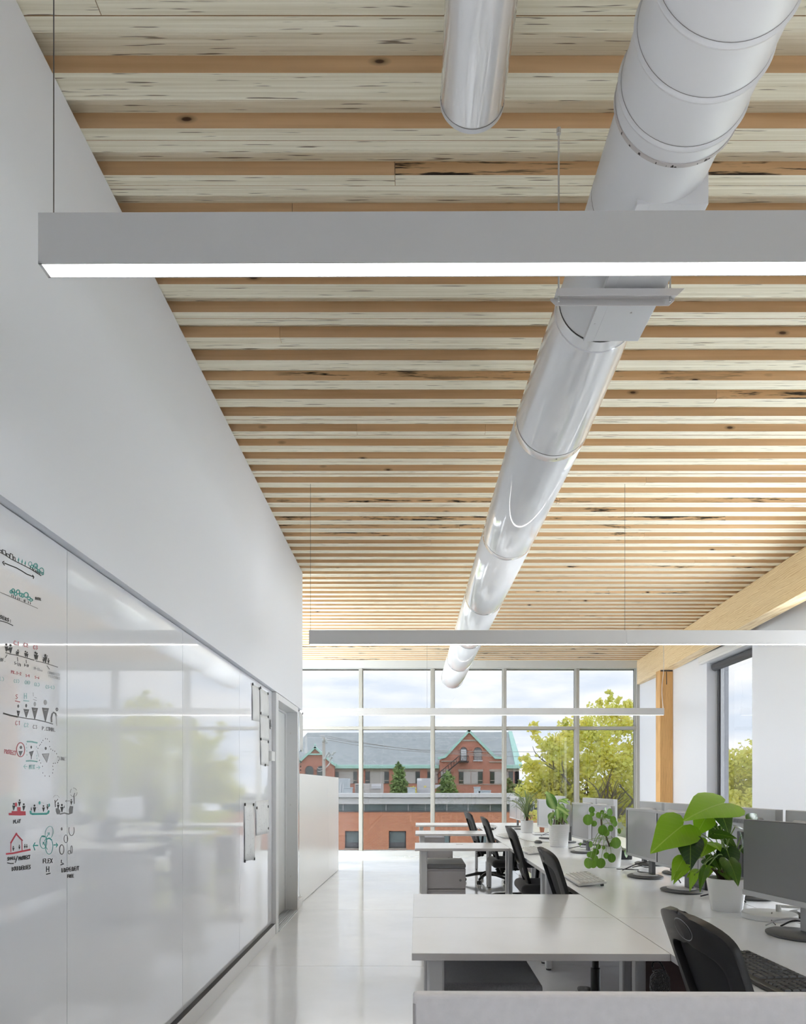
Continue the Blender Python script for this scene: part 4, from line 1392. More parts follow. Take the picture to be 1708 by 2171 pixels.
    # lumbar height handles
    for sg in (-1, 1):
        hp = curve_pts([(bx_(0.645, 0.16) - 0.006, sg * 0.135, 0.655), (bx_(0.62, 0.17) - 0.018, sg * 0.165, 0.625), (bx_(0.60, 0.17) - 0.016, sg * 0.155, 0.60), (bx_(0.61, 0.13) - 0.006, sg * 0.12, 0.605)], 12)
        MB().tube(hp, 0.006, 7).build('lumbar_handle', 'lock_steel', e, smooth=True)
    # spine link to the mechanism
    MB().tube(curve_pts([(bx_(0.40, 0) + 0.01, 0, 0.40), (-0.14, 0, 0.37), (-0.06, 0, 0.39)], 10), [0.03] * 11, 10).build('spine_bracket', 'chair_plastic', e, smooth=True)
    # armrests
    for sg in (-1, 1):
        MB().tube(curve_pts([(-0.02, sg * 0.20, 0.415), (-0.02, sg * 0.28, 0.44), (-0.01, sg * 0.285, 0.55), (0.0, sg * 0.28, 0.645)], 16), 0.017, 9).build('arm_post', 'black_plastic', e, smooth=True)
        pd = MB().box(-0.11, 0.13, sg * 0.27 - 0.04, sg * 0.27 + 0.04, 0.645, 0.672).build('arm_pad', 'black_plastic', e, bevel=0.012, seg=3)
        sm_angle(pd, 60)
    return e


chair0 = make_chair()
spots = [(1.045, 1.865, 0.02, 'nearest black task chair, its oval-badged back filling the lower right corner'),
         (1.045, 3.84, 0.0, 'black task chair just behind the white double return desk'),
         (1.105, 5.60, -0.02, 'black task chair with its whole back and handle showing beside the white desk leg'),
         (1.092, 7.46, 0.02, 'black task chair whose back rises above the third return desk'),
         (1.065, 9.32, 0.12, 'black task chair closest to the far glazing')]
for k, (x, y, rz, lab) in enumerate(spots):
    c_ = chair0 if k == 0 else copy_tree(chair0)
    c_.location = (x, y, 0)
    c_.rotation_euler = (0, 0, rz)
    c_.scale = (1, 1, [1, 1, 1.019, 1.015, 1][k])
    c_['label'] = lab
bag = empty('fuzzy_bag', (0.865, 2.36, 0.565), label='small black fuzzy bag hanging under the nearest desk beside the chair', cat='bag')
MB().lathe([(0.0, 0.0), (0.022, 0.006), (0.036, 0.035), (0.034, 0.075), (0.018, 0.10), (0.0, 0.105)], 16, sx=1.0, sy=0.7).build('pouch', 'fur_black', bag, smooth=True)
MB().tube(curve_pts([(-0.02, 0, 0.09), (-0.025, 0, 0.125), (0.0, 0, 0.128), (0.02, 0, 0.09)], 14), 0.004, 6).build('strap', 'fur_black', bag, smooth=True)

# ================================================================== MONITORS
def make_monitor(style):
    """screen looks towards -X, stands on z = 0"""
    e = empty('monitor', (0, 0, 0), 0, 'monitor', 'monitor')
    W, H, zb = (0.55, 0.315, 0.118) if style == 'black' else (0.495, 0.312, 0.118)
    fm, pm = {'black': ('dark_grey_plastic', 'lcd_matte'), 'silver': ('silver_plastic', 'lcd_panel')}[style]
    MB().box(0.004, 0.034, -W / 2, W / 2, zb, zb + H).build('housing', fm, e, bevel=0.003)
    b_ = 0.004 if style == 'black' else 0.014
    low = 0.022 if style == 'black' else 0.016
    if style == 'silver':
        MB().box(0.0, 0.006, -W / 2, W / 2, zb + H - b_, zb + H).box(0.0, 0.006, -W / 2, W / 2, zb, zb + low).box(0.0, 0.006, -W / 2, -W / 2 + b_, zb + low, zb + H - b_).box(0.0, 0.006, W / 2 - b_, W / 2, zb + low, zb + H - b_).build('bezel', fm, e)
        MB().box(0.001, 0.005, -W / 2 + b_, -W / 2 + b_ + 0.008, zb + low, zb + H - b_).build('inner_edge', 'black_plastic', e)
        MB().box(0.001, 0.005, W / 2 - b_ - 0.010, W / 2 - b_, zb + low, zb + H - b_).build('inner_edge', 'black_plastic', e)
    else:
        MB().box(-0.003, 0.006, -W / 2, W / 2, zb, zb + low).build('chin', 'silver_plastic', e, bevel=0.001)
    MB().box(0.002 if style == 'silver' else 0.0, 0.0055, -W / 2 + b_, W / 2 - b_, zb + low, zb + H - b_).build('display', pm, e)
    bk = MB().box(0.034, 0.062, -W * 0.3, W * 0.3, zb + 0.05, zb + H - 0.04).build('back_cover', fm, e, bevel=0.012, seg=3)
    MB().box(0.062, 0.085, -0.03, 0.03, 0.012, zb + 0.2).build('stand_column', 'silver_plastic' if style == 'black' else 'dark_grey_plastic', e, bevel=0.004)
    MB().box(0.036, 0.07, -0.025, 0.025, zb + 0.12, zb + 0.17).build('stand_joint', 'black_plastic', e)
    o = MB().lathe([(0.115, 0.0), (0.12, 0.004), (0.12, 0.009), (0.112, 0.013), (0.0, 0.014)], 36, (0.03, 0.0), sx=0.88, sy=1.05).build('stand_base', 'dark_grey_plastic', e)
    sm_angle(o, 35)
    if style == 'silver':
        o = MB().lathe([(0.08, 0.014), (0.082, 0.018), (0.0, 0.019)], 30, (0.03, 0.0), sx=0.9, sy=1.05).build('base_top', 'silver_plastic', e)
    vt = MB()
    for k in range(26):
        y = -0.16 + k * 0.0128
        vt.add([(0.0635 if abs(y) < W * 0.29 else 0.0348, y, zb + H - 0.075), (0.0635 if abs(y) < W * 0.29 else 0.0348, y + 0.005, zb + H - 0.075), (0.0635 if abs(y) < W * 0.29 else 0.0348, y + 0.012, zb + H - 0.055), (0.0635 if abs(y) < W * 0.29 else 0.0348, y + 0.007, zb + H - 0.055)], [(0, 1, 2, 3)])
    tag(vt.build('vent_slots', 'black_plastic', e), kind='stuff')
    return e


mon_b, mon_s = make_monitor('black'), make_monitor('silver')
used = set()


def monitor(style, x, y, rz, label, group, up=0.0):
    p = mon_b if style == 'black' else mon_s
    o = p if style not in used else copy_tree(p)
    used.add(style)
    o.location = (x, y, TOP + up)
    o.rotation_euler = (0, 0, rz)
    o['label'] = label
    o['group'] = group
    return o


GF, GR = 'monitors on the front desks', 'monitors on the rear desks'
monitor('black', 1.455, 2.60, 0.20, 'large dark matte monitor at the right edge beside the heart-leaved plant', GF)
monitor('black', 1.47, 1.98, 0.03, 'dark monitor at the near end of the front row, cut by the right edge', GF)
monitor('silver', 1.452, 3.72, 0.10, 'silver-framed monitor partly behind the heart-leaved plant', GF)
monitor('silver', 1.455, 4.30, 0.06, 'silver-framed monitor mirroring round leaves, next to the round-leaved plant', GF)
monitor('silver', 1.475, 5.28, 0.03, 'silver-framed monitor directly behind the round-leaved plant', GF)
monitor('silver', 1.47, 5.90, 0.05, 'silver-framed monitor between the basket planter and the round-leaved plant', GF)
monitor('silver', 1.50, 7.50, 0.22, 'narrow-looking silver-framed monitor between the grey pot and the basket planter', GF)
monitor('silver', 1.57, 7.0, -0.06, 'silver-framed monitor hidden behind the basket planter leaves', GF)
monitor('silver', 1.475, 9.15, 0.05, 'silver-framed monitor behind the grassy plant in the grey pot', GF)
monitor('silver', 1.465, 9.72, 0.02, 'silver-framed monitor closest to the far glazing', GF)
rear = [(1.815, 2.98, 'silver-backed rear monitor with vent slots at the right edge', 0.035), (1.79, 3.52, 'grey-backed rear monitor right behind the heart-leaved plant', 0.035),
        (1.80, 4.46, 'grey-backed rear monitor above the silver pair, right one', 0.03), (1.80, 5.01, 'grey-backed rear monitor above the silver pair, left one', 0.03),
        (1.80, 6.18, 'grey-backed rear monitor above the round-leaved plant, right one', 0.03), (1.80, 6.72, 'grey-backed rear monitor above the round-leaved plant, left one', 0.03),
        (1.80, 8.1, 'grey-backed rear monitor peeking above the narrow silver-framed one', 0.02)]
for x, y, lab, up in rear:
    o = monitor('silver', x, y, math.pi + random.uniform(-0.05, 0.05), lab, GR)
    o.scale = (1.04, 1.06, 1.07)

# ================================================================== KEYBOARDS, SMALL THINGS
def keyboard(loc, rz, label, style, tilt=0.06):
    e = empty('keyboard', loc, rz, label, 'keyboard', 'keyboards on the front desks')
    e.rotation_euler = (0, -tilt, rz)
    bm_, km = ('black_plastic', 'key_black') if style == 'black' else ('light_plastic', 'key_white')
    MB().box(0.0, 0.165, -0.225, 0.225, 0.0, 0.014).build('tray', bm_, e, bevel=0.005, seg=3)
    cols = 21
    pitch = 0.435 / cols
    lay = []
    for r in range(6):
        x0 = 0.022 + r * 0.0222
        c = 0
        row = []
        while c < cols:
            wdt = 1
            if r == 0 and c in (5,):
                wdt = 6
            elif r == 0 and c in (0, 2, 11, 13):
                wdt = 2
            elif r in (1, 2, 3) and c in (0, 13):
                wdt = 2
            if (r == 5 and c in (1, 6, 11)) or c in (15,) and r != 9:
                c += 1
                continue
            row.append((c, min(wdt, cols - c)))
            c += wdt
        lay.append((x0, row))
    cache = {}
    for x0, row in lay:
        mbr = MB()
        for c, wdt in row:
            yl = 0.2175 - (c + wdt) * pitch
            if style == 'black':
                if wdt not in cache:
                    k = MB()
                    L_ = wdt * pitch - 0.003
                    k.add([(0, 0, 0), (0.0195, 0, 0), (0.0195, L_, 0), (0, L_, 0), (0.0025, 0.0015, 0.006), (0.017, 0.0015, 0.006), (0.017, L_ - 0.0015, 0.006), (0.0025, L_ - 0.0015, 0.006)],
                          [(4, 5, 6, 7), (0, 1, 5, 4), (1, 2, 6, 5), (2, 3, 7, 6), (3, 0, 4, 7)])
                    cache[wdt] = k.mesh('key', km)
                o = bpy.data.objects.new('key', cache[wdt])
                link(o, e)
                o.location = (x0, yl, 0.0135)
            else:
                mbr.box(x0 + 0.002, x0 + 0.0185, yl + 0.001, yl + wdt * pitch - 0.0035, 0.0135, 0.0185)
                mbr.box(x0 + 0.008, x0 + 0.013, yl + 0.005, yl + 0.010, 0.0185, 0.0187, mi=1)
        if style == 'white':
            mbr.build('key_row', [km, 'key_legend'], e)
    if style == 'white':
        for sg in (-1, 1):
            MB().box(0.135, 0.15, sg * 0.19 - 0.012, sg * 0.19 + 0.012, -0.016, 0.002).build('fold_out_foot', 'dark_grey_plastic', e)
    return e


keyboard((0.985, 2.06, TOP + 0.001), 0.03, 'black keyboard beside the nearest chair in the lower right corner', 'black', 0.03)
keyboard((0.965, 4.11, TOP + 0.003), -0.02, 'white keyboard tilted on its feet below the round-leaved plant', 'white', 0.10)
keyboard((0.985, 5.95, TOP + 0.003), 0.03, 'white keyboard half hidden behind the second task chair', 'white', 0.10)
keyboard((1.02, 7.72, TOP + 0.003), 0.1, 'pale keyboard between the third and fourth task chairs', 'white', 0.10)
keyboard((1.02, 9.45, TOP + 0.003), 0.0, 'pale keyboard beside the farthest task chair', 'white', 0.10)


def simple(name, mb, m_, loc, label, cat, rz=0.0, group=None, smooth=False, bevel=0.0):
    o = mb.build(name, m_, None, smooth=smooth, bevel=bevel, loc=loc)
    o.rotation_euler = (0, 0, rz)
    return tag(o, label, cat, group)


lamp = empty('desk_lamp', (1.56, 2.96, TOP), label='white round lamp base with short post behind the dark monitor', cat='lamp')
sm_angle(MB().lathe([(0.107, 0.0), (0.11, 0.003), (0.11, 0.022), (0.107, 0.025), (0.0, 0.026)], 40).build('base', 'light_plastic', lamp), 35)
MB().lathe([(0.011, 0.025), (0.011, 0.055), (0.0, 0.056)], 16, (0.05, 0.02)).build('post', 'light_plastic', lamp)
MB().tube([(0.05, 0.02, 0.048), (0.15, -0.04, 0.052)], 0.006, 10).build('arm', 'light_plastic', lamp)
MB().tube(curve_pts([(0.0, -0.02, 0.028), (-0.04, -0.09, 0.012), (-0.06, -0.16, 0.004)], 14), 0.0025, 6).build('cord', 'dark_grey_plastic', lamp)
for k, (pts, m_, lab) in enumerate((
        ([(1.45, 2.78, .003), (1.47, 2.74, .03), (1.52, 2.70, .045), (1.58, 2.68, .03), (1.66, 2.70, .003)], 'silver_plastic', 'silver cable looping over the dark monitor base'),
        ([(1.50, 2.76, .004), (1.53, 2.71, .035), (1.60, 2.66, .03), (1.70, 2.62, .004)], 'black_plastic', 'black cable arching behind the dark monitor base'),
        ([(1.20, 7.5, .003), (1.22, 7.3, .003), (1.27, 7.05, .003), (1.44, 6.95, .003)], 'rod_white', 'thin pale cable trailing across the desk to the basket planter'),
        ([(1.44, 4.62, .003), (1.52, 4.52, .06), (1.60, 4.40, .09), (1.62, 4.28, .12)], 'black_plastic', 'black cable rising behind the silver monitor pair'),
        ([(1.59, 4.10, .004), (1.57, 4.05, .05), (1.545, 4.02, .08), (1.585, 3.99, .004)], 'black_plastic', 'black cable falling beside the right silver monitor stand'),
        ([(1.42, 4.68, .003), (1.48, 4.58, .012), (1.55, 4.62, .004), (1.50, 4.48, .010), (1.58, 4.44, .004), (1.52, 4.36, .012)], 'black_plastic', 'tangled black cable on the desk behind the round-leaved plant'),
        ([(1.56, 4.78, .004), (1.60, 4.72, .020), (1.64, 4.76, .006), (1.66, 4.66, .014), (1.63, 4.62, .02)], 'dark_grey_plastic', 'tangled dark grey cable on the desk by the silver monitors'),
        ([(1.50, 3.52, .003), (1.54, 3.48, .02), (1.60, 3.40, .03), (1.64, 3.33, .004)], 'black_plastic', 'black cable lying behind the heart-leaved plant'),
        ([(1.46, 6.25, .004), (1.53, 6.15, .03), (1.58, 6.3, .01), (1.62, 6.1, .03)], 'dark_grey_plastic', 'dark cable bundle behind the basket planter'),
        ([(1.52, 7.9, .004), (1.56, 7.7, .05), (1.60, 7.5, .1)], 'black_plastic', 'black cable beside the terracotta pot'))):
    o = MB().tube(curve_pts([(x, y, TOP + z + 0.003) for x, y, z in pts], 26), 0.0038, 6).build('cable', m_, None, smooth=True)
    tag(o, lab, 'cable', 'cables on the desks')
dk = empty('docking_box', (1.67, 3.86, TOP), label='black docking box standing behind the silver monitor pair', cat='box')
MB().box(-0.05, 0.05, -0.12, 0.12, 0.0, 0.075).build('body', 'black_plastic', dk, bevel=0.008, seg=3)
MB().box(-0.052, -0.05, -0.09, 0.09, 0.02, 0.055).build('front_panel', 'dark_grey_plastic', dk)
dk2 = copy_tree(dk)
dk2.location = (1.69, 5.45, TOP)
dk2['label'] = 'black box behind the round-leaved plant'
rt = empty('router', (1.56, 8.12, TOP), label='flat white box under the small terracotta pot', cat='box')
MB().box(-0.09, 0.09, -0.07, 0.07, 0.004, 0.03).build('case', 'light_plastic', rt, bevel=0.008, seg=3)
MB().box(-0.085, 0.085, -0.065, 0.065, 0.0, 0.006).build('underside', 'black_plastic', rt)
for x, y, rz, lab in ((1.30, 6.90, 0.4, 'black computer mouse beside the basket planter'), (1.08, 9.0, 0.2, 'black computer mouse by the farthest task chair')):
    e = empty('computer_mouse', (x, y, TOP), rz, lab, 'mouse', 'computer mice')
    MB().lathe([(0.030, 0.0), (0.034, 0.008), (0.030, 0.020), (0.018, 0.029), (0.0, 0.032)], 20, sx=1.0, sy=1.6).build('shell', 'dark_grey_plastic', e, smooth=True)
    MB().tube([(-0.003, 0.030, 0.024), (0.003, 0.030, 0.024)], 0.006, 10).build('wheel', 'black_plastic', e)

# ================================================================== PLANTS
def leaf_mesh(kind, mname):
    mb = MB()
    if kind == 'heart':
        right = [(0.0, -0.015), (0.07, -0.15), (0.20, -0.20), (0.33, -0.15), (0.41, -0.02), (0.43, 0.14), (0.38, 0.32), (0.28, 0.52), (0.16, 0.74), (0.06, 0.92), (0.0, 1.0)]
    elif kind == 'lance':
        right = [(0.0, 0.0)] + [(0.19 * math.sin(math.pi * min(1, t ** 0.85)) ** 0.9, t) for t in [k / 10 for k in range(1, 10)]] + [(0.0, 1.0)]
    n = len(right)
    layers = [0.0, 0.35, 0.7, 1.0]

    def zf(x, y):
        return 0.22 * abs(x) - 0.55 * x * x - 0.20 * y * y + 0.02 * math.sin(9 * y) * abs(x)
    verts, idx = [], {}
    for sg in (1, -1):
        for i, (x, y) in enumerate(right):
            for j, l in enumerate(layers):
                ym = min(max(y, 0.0), 1.0)
                px, py = sg * x * l, ym + (y - ym) * l
                idx[(sg, i, j)] = len(verts)
                verts.append((px, py, zf(px, py)))
    faces = []
    for sg in (1, -1):
        for i in range(n - 1):
            for j in range(len(layers) - 1):
                f = (idx[(sg, i, j)], idx[(sg, i, j + 1)], idx[(sg, i + 1, j + 1)], idx[(sg, i + 1, j)])
                faces.append(f if sg > 0 else f[::-1])
    mb.add(verts, faces)
    me = mb.mesh('leaf', mname, True)
    bm = bmesh.new()
    bm.from_mesh(me)
    bmesh.ops.remove_doubles(bm, verts=bm.verts, dist=1e-4)
    bmesh.ops.dissolve_degenerate(bm, edges=bm.edges, dist=1e-5)
    bmesh.ops.recalc_face_normals(bm, faces=bm.faces)
    bm.to_mesh(me)
    bm.free()
    me.polygons.foreach_set('use_smooth', [True] * len(me.polygons))
    return me


def round_mesh(mname):
    mb = MB()
    vs_, fs = [(0, 0, 0)], []
    n = 16
    for j, r in enumerate((0.2, 0.38, 0.5)):
        for k in range(n):
            a = 2 * math.pi * k / n
            vs_.append((r * math.cos(a), r * math.sin(a) * 1.08, 0.35 * r * r * (1.0) - 0.9 * r ** 4 * (1 + 0.3 * math.sin(3 * a))))
    for k in range(n):
        fs.append((0, 1 + k, 1 + (k + 1) % n))
        for j in range(2):
            fs.append((1 + j * n + k, 1 + (j + 1) * n + k, 1 + (j + 1) * n + (k + 1) % n, 1 + j * n + (k + 1) % n))
    mb.add(vs_, fs)
    return mb.mesh('leaf', mname, True)


def place_leaf(me, a, tip, nrm, parent, origin, size=None, wide=1.0):
    """leaf from attachment a towards tip, upper face looking along nrm (world directions)"""
    a, tip = Vector(a), Vector(tip)
    y = tip - a
    L = y.length if size is None else size
    y.normalize()
    z = Vector(nrm)
    z = z - y * z.dot(y)
    z.normalize()
    x = y.cross(z)
    o = bpy.data.objects.new('leaf', me)
    link(o, parent)
    R = Matrix((x, y, z)).transposed().to_4x4()
    o.matrix_local = Matrix.Translation(a - Vector(origin)) @ R @ Matrix.Diagonal((L * wide, L, L, 1))
    return o


def stem(parent, origin, pts, r, m_='stem_green', name='stem'):
    o = Vector(origin)
    return MB().tube(curve_pts([Vector(p) - o for p in pts], 10), r, 6).build(name, m_, parent, smooth=True)


def pot(parent, r0, r1, h, m_, soil_drop=0.012, ribs=0, n=40):
    pr = [(r0 * 0.94, 0.0), (r0, 0.004)]
    if ribs:
        for k in range(ribs):
            z = 0.008 + (h - 0.012) * k / ribs
            r_ = r0 + (r1 - r0) * z / h
            dz = (h - 0.012) / ribs
            pr += [(r_, z), (r_ + 0.0016, z + dz * 0.25), (r_ + 0.0016, z + dz * 0.7), (r_, z + dz * 0.92)]
    pr += [(r1, h - 0.003), (r1 - 0.002, h), (r1 - 0.006, h), (r1 - 0.008, h - soil_drop - 0.01)]
    o = MB().lathe(pr, n).build('pot', m_, parent)
    sm_angle(o, 38)
    rr = r1 - 0.007
    MB().lathe([(rr, h - soil_drop - 0.002), (rr * 0.6, h - soil_drop + 0.004), (0.0, h - soil_drop + 0.006)], 24).build('soil', 'soil', parent)
    return o


# heart-leaved plant in the white pot
HEART = leaf_mesh('heart', 'anthurium_leaf')
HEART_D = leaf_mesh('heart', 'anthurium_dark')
PX, PY = 1.462, 3.15
pl = empty('heart_leaf_plant', (PX, PY, TOP), label='large heart-leaved green plant in a plain white pot beside the dark monitor', cat='plant')
pot(pl, 0.067, 0.088, 0.150, 'pot_white')
crown = Vector((PX, PY, TOP + 0.14))
# attachment px, tip px, depths, face direction, relative width
AL = [((1533, 1703), (1453, 1722), 3.06, 2.96, (0.1, -0.45, 0.9), 1.15),
      ((1447, 1750), (1384, 1797), 3.02, 2.92, (-0.3, -0.85, 0.45), 1.05),
      ((1463, 1782), (1464, 1843), 2.98, 2.93, (-0.25, -0.9, 0.35), 1.0),
      ((1495, 1735), (1474, 1772), 3.12, 3.10, (0.1, -0.6, 0.8), 1.2),
      ((1524, 1716), (1552, 1768), 3.10, 3.02, (0.2, -0.8, 0.55), 1.0),
      ((1514, 1768), (1562, 1772), 3.02, 2.96, (-0.3, -0.5, 0.8), 0.9),
      ((1500, 1786), (1489, 1812), 3.0, 2.94, (0.0, -0.8, 0.6), 1.1),
      ((1512, 1788), (1528, 1800), 2.98, 2.92, (0.1, -0.7, 0.7), 1.2),
      ((1545, 1826), (1571, 1874), 3.0, 2.93, (0.3, -0.9, 0.3), 1.1),
      ((1541, 1804), (1558, 1852), 3.05, 2.98, (-0.2, -0.9, 0.3), 1.0),
      ((1512, 1815), (1528, 1842), 3.08, 3.02, (0.0, -0.9, 0.4), 1.2),
      ((1497, 1822), (1516, 1835), 3.10, 3.05, (-0.2, -0.8, 0.5), 1.2),
      ((1447, 1823), (1424, 1861), 2.98, 2.92, (-0.4, -0.8, 0.4), 0.75),
      ((1450, 1842), (1426, 1868), 2.95, 2.9, (-0.5, -0.6, 0.6), 0.6),
      ((1471, 1856), (1462, 1886), 2.92, 2.88, (-0.3, -0.8, 0.4), 0.55),
      ((1495, 1842), (1478, 1888), 2.93, 2.9, (-0.8, -0.5, 0.2), 0.55),
      ((1480, 1847), (1456, 1855), 3.0, 2.96, (0.0, -0.4, 0.9), 0.8),
      ((1558, 1752), (1582, 1757), 3.2, 3.2, (0.1, -0.3, 0.95), 1.0),
      ((1571, 1770), (1580, 1808), 3.15, 3.12, (0.8, -0.6, 0.2), 0.5),
      ((1592, 1742), (1608, 1722), 3.25, 3.3, (0.1, -0.9, 0.3), 1.0),
      ((1483, 1695), (1478, 1685), 3.3, 3.3, (0, -0.9, 0.4), 0.8),
      ((1478, 1762), (1484, 1795), 3.06, 3.02, (0.8, -0.6, 0.2), 0.6),
      ((1530, 1845), (1552, 1868), 3.12, 3.08, (0.1, -0.8, 0.6), 1.0),
      ((1487, 1790), (1478, 1820), 3.15, 3.12, (0, -0.8, 0.6), 0.9),
      ((1505, 1830), (1498, 1862), 3.2, 3.18, (-0.3, -0.8, 0.5), 0.9),
      ((1540, 1780), (1566, 1800), 3.22, 3.2, (0.0, -0.8, 0.6), 1.0),
      ((1520, 1752), (1500, 1775), 3.25, 3.25, (0, -0.7, 0.7), 1.1),
      ((1575, 1795), (1590, 1822), 3.2, 3.18, (0.2, -0.9, 0.3), 0.9)]
rs = random.Random(3)
for k_, (a, t, ya, yt, nr, wd) in enumerate(AL):
    A, T = at(*a, ya), at(*t, yt)
    place_leaf(HEART if k_ in (0, 1, 3, 6, 7, 12, 13, 14, 16, 20, 24) else HEART_D, A, T, nr, pl, (PX, PY, TOP), wide=wd)
    st0 = crown + Vector((rs.uniform(-0.03, 0.03), rs.uniform(-0.03, 0.03), 0.0))
    mid = (st0 + A) / 2 + Vector((rs.uniform(-0.02, 0.02), rs.uniform(-0.02, 0.02), 0.05 if A.z > crown.z + 0.1 else 0.09))
    stem(pl, (PX, PY, TOP), [st0, mid, A], 0.0026)
for k in range(9):
    a = rs.uniform(0, 6.28)
    st0 = crown + Vector((0.025 * math.cos(a), 0.025 * math.sin(a), -0.005))
    stem(pl, (PX, PY, TOP), [st0, st0 + Vector((0.015 * math.cos(a), 0.015 * math.sin(a), 0.03)), st0 + Vector((0.04 * math.cos(a), 0.04 * math.sin(a), 0.055))], 0.004, 'stem_brown', 'sheath')

# round-leaved plant in the tapered white pot
ROUND = round_mesh('pilea_leaf')
PX, PY = 1.425, 4.86
pl = empty('round_leaf_plant', (PX, PY, TOP), label='round-leaved trailing plant in a white pot in front of the silver monitors', cat='plant')
pot(pl, 0.073, 0.084, 0.150, 'pot_white')
org = (PX, PY, TOP)
trunk_top = at(1274, 1735, 4.86)
stem(pl, org, [(PX, PY, TOP + 0.14), (PX - 0.03, PY, TOP + 0.22), tuple(at(1276, 1765, 4.86)), tuple(trunk_top)], 0.006, 'stem_brown', 'trunk')
RL = [((1246, 1738), 20, 4.75, (-0.5, -0.75, 0.4)), ((1254, 1717), 12, 4.8, (-0.1, -0.5, 0.85)), ((1255, 1726), 9, 4.8, (-0.2, -0.5, 0.8)), ((1268, 1728), 11, 4.76, (0.1, -0.8, 0.5)),
      ((1259, 1746), 11, 4.75, (-0.2, -0.9, 0.4)), ((1283, 1716), 7, 4.85, (0.7, -0.6, 0.3)), ((1282, 1730), 10, 4.9, (0.2, -0.9, 0.2)), ((1277, 1760), 19, 4.72, (0.05, -0.95, 0.25)),
      ((1285, 1766), 13, 4.78, (0.2, -0.9, 0.3)), ((1292, 1722), 14, 4.85, (0.3, -0.8, 0.5)), ((1299, 1738), 14, 4.82, (0.2, -0.9, 0.4)), ((1303, 1746), 12, 4.8, (0.4, -0.8, 0.4)),
      ((1294, 1756), 12, 4.82, (0.1, -0.9, 0.3)), ((1290, 1730), 11, 4.9, (0.0, -0.8, 0.6)), ((1305, 1787), 21, 4.72, (0.1, -0.97, 0.15)), ((1252, 1790), 12, 4.7, (-0.9, -0.35, 0.1)),
      ((1247, 1830), 20, 4.42, (-0.75, -0.65, 0.1)), ((1257, 1832), 15, 4.5, (-0.1, -0.9, 0.3)), ((1273, 1830), 19, 4.46, (0.1, -0.95, 0.3)), ((1285, 1814), 12, 4.70, (0.0, -0.98, 0.1)),
      ((1296, 1819), 17, 4.62, (0.1, -0.98, 0.1)), ((1254, 1812), 13, 4.7, (-0.5, -0.8, 0.2)), ((1263, 1806), 12, 4.74, (-0.3, -0.9, 0.2)), ((1261, 1820), 13, 4.7, (-0.4, -0.8, 0.4)),
      ((1279, 1797), 7, 4.74, (0, -0.9, 0.4)), ((1326, 1810), 15, 4.78, (0.75, -0.6, 0.1)), ((1249, 1812), 11, 4.74, (-0.6, -0.7, 0.2)), ((1296, 1790), 9, 4.72, (0, -0.95, 0.3)),
      ((1268, 1795), 10, 4.78, (-0.2, -0.8, 0.5)), ((1312, 1762), 10, 4.9, (0.4, -0.8, 0.4)), ((1276, 1722), 8, 4.95, (0, -0.7, 0.7)), ((1230, 1790), 6, 4.9, (-0.8, -0.4, 0.3))]
for (p, rpx, y, nr) in RL:
    A = at(*p, y)
    d = 1.08 * rpx * y / F_PX
    up = Vector((rs.uniform(-0.3, 0.3), 0, 1))
    place_leaf(ROUND, A, A + up, nr, pl, org, size=d)
    hz = min(max(A.z + 0.05, TOP + 0.16), trunk_top.z - 0.01) if A.z > TOP + 0.2 else TOP + 0.17 + rs.uniform(0, 0.1)
    fr_ = (hz - TOP - 0.14) / (trunk_top.z - TOP - 0.14)
    S0 = Vector((PX, PY, TOP + 0.14)).lerp(trunk_top, max(0, min(1, fr_)))
    mid = (S0 + A) / 2 + Vector((0, 0, 0.02 + 0.25 * max(0, S0.z - A.z)))
    stem(pl, org, [S0, mid, A + Vector(nr).normalized() * -0.001], 0.0016)

# dumb-cane like plant in the basket planter
LANCE = leaf_mesh('lance', 'dieffenbachia_leaf')
PX, PY = 1.42, 6.5
pl = empty('striped_leaf_plant', (PX, PY, TOP), label='plant with long striped leaves in a white basket-weave planter', cat='plant')
pot(pl, 0.083, 0.099, 0.215, 'pot_basket', ribs=22)
org = (PX, PY, TOP)
DL = [((1178, 1712), (1160, 1679), 6.42, 6.35, (-0.3, -0.8, 0.5), 1.2), ((1176, 1716), (1160, 1687), 6.35, 6.28, (-0.5, -0.8, 0.3), 1.5), ((1180, 1698), (1158, 1678), 6.55, 6.5, (-0.2, -0.7, 0.7), 1.1),
      ((1178, 1710), (1207, 1724), 6.38, 6.3, (0.1, -0.7, 0.7), 1.3), ((1184, 1695), (1207, 1702), 6.6, 6.55, (0.0, -0.6, 0.8), 1.2), ((1184, 1700), (1206, 1692), 6.7, 6.7, (0.1, -0.8, 0.6), 1.0),
      ((1180, 1714), (1184, 1736), 6.32, 6.28, (0.2, -0.95, 0.2), 1.5), ((1196, 1715), (1199, 1740), 6.36, 6.32, (0.2, -0.95, 0.2), 1.5), ((1173, 1722), (1162, 1736), 6.4, 6.34, (-0.4, -0.8, 0.5), 1.6),
      ((1166, 1734), (1167, 1750), 6.34, 6.3, (-0.5, -0.8, 0.2), 1.5), ((1188, 1705), (1202, 1716), 6.75, 6.8, (0, -0.8, 0.6), 1.6), ((1195, 1738), (1205, 1746), 6.5, 6.5, (0.2, -0.9, 0.3), 1.4),
      ((1186, 1712), (1176, 1700), 6.7, 6.75, (0, -0.8, 0.6), 1.6), ((1190, 1720), (1208, 1712), 6.6, 6.7, (0, -0.7, 0.7), 1.4)]
for (a, t, ya, yt, nr, wd) in DL:
    A, T = at(*a, ya), at(*t, yt)
    place_leaf(LANCE, A, T, nr, pl, org, wide=wd)
    b0 = Vector((PX + rs.uniform(-0.05, 0.05), PY + rs.uniform(-0.05, 0.05), TOP + 0.20))
    stem(pl, org, [b0, (b0 + A) / 2 + Vector((0, 0, 0.02)), A], 0.005)
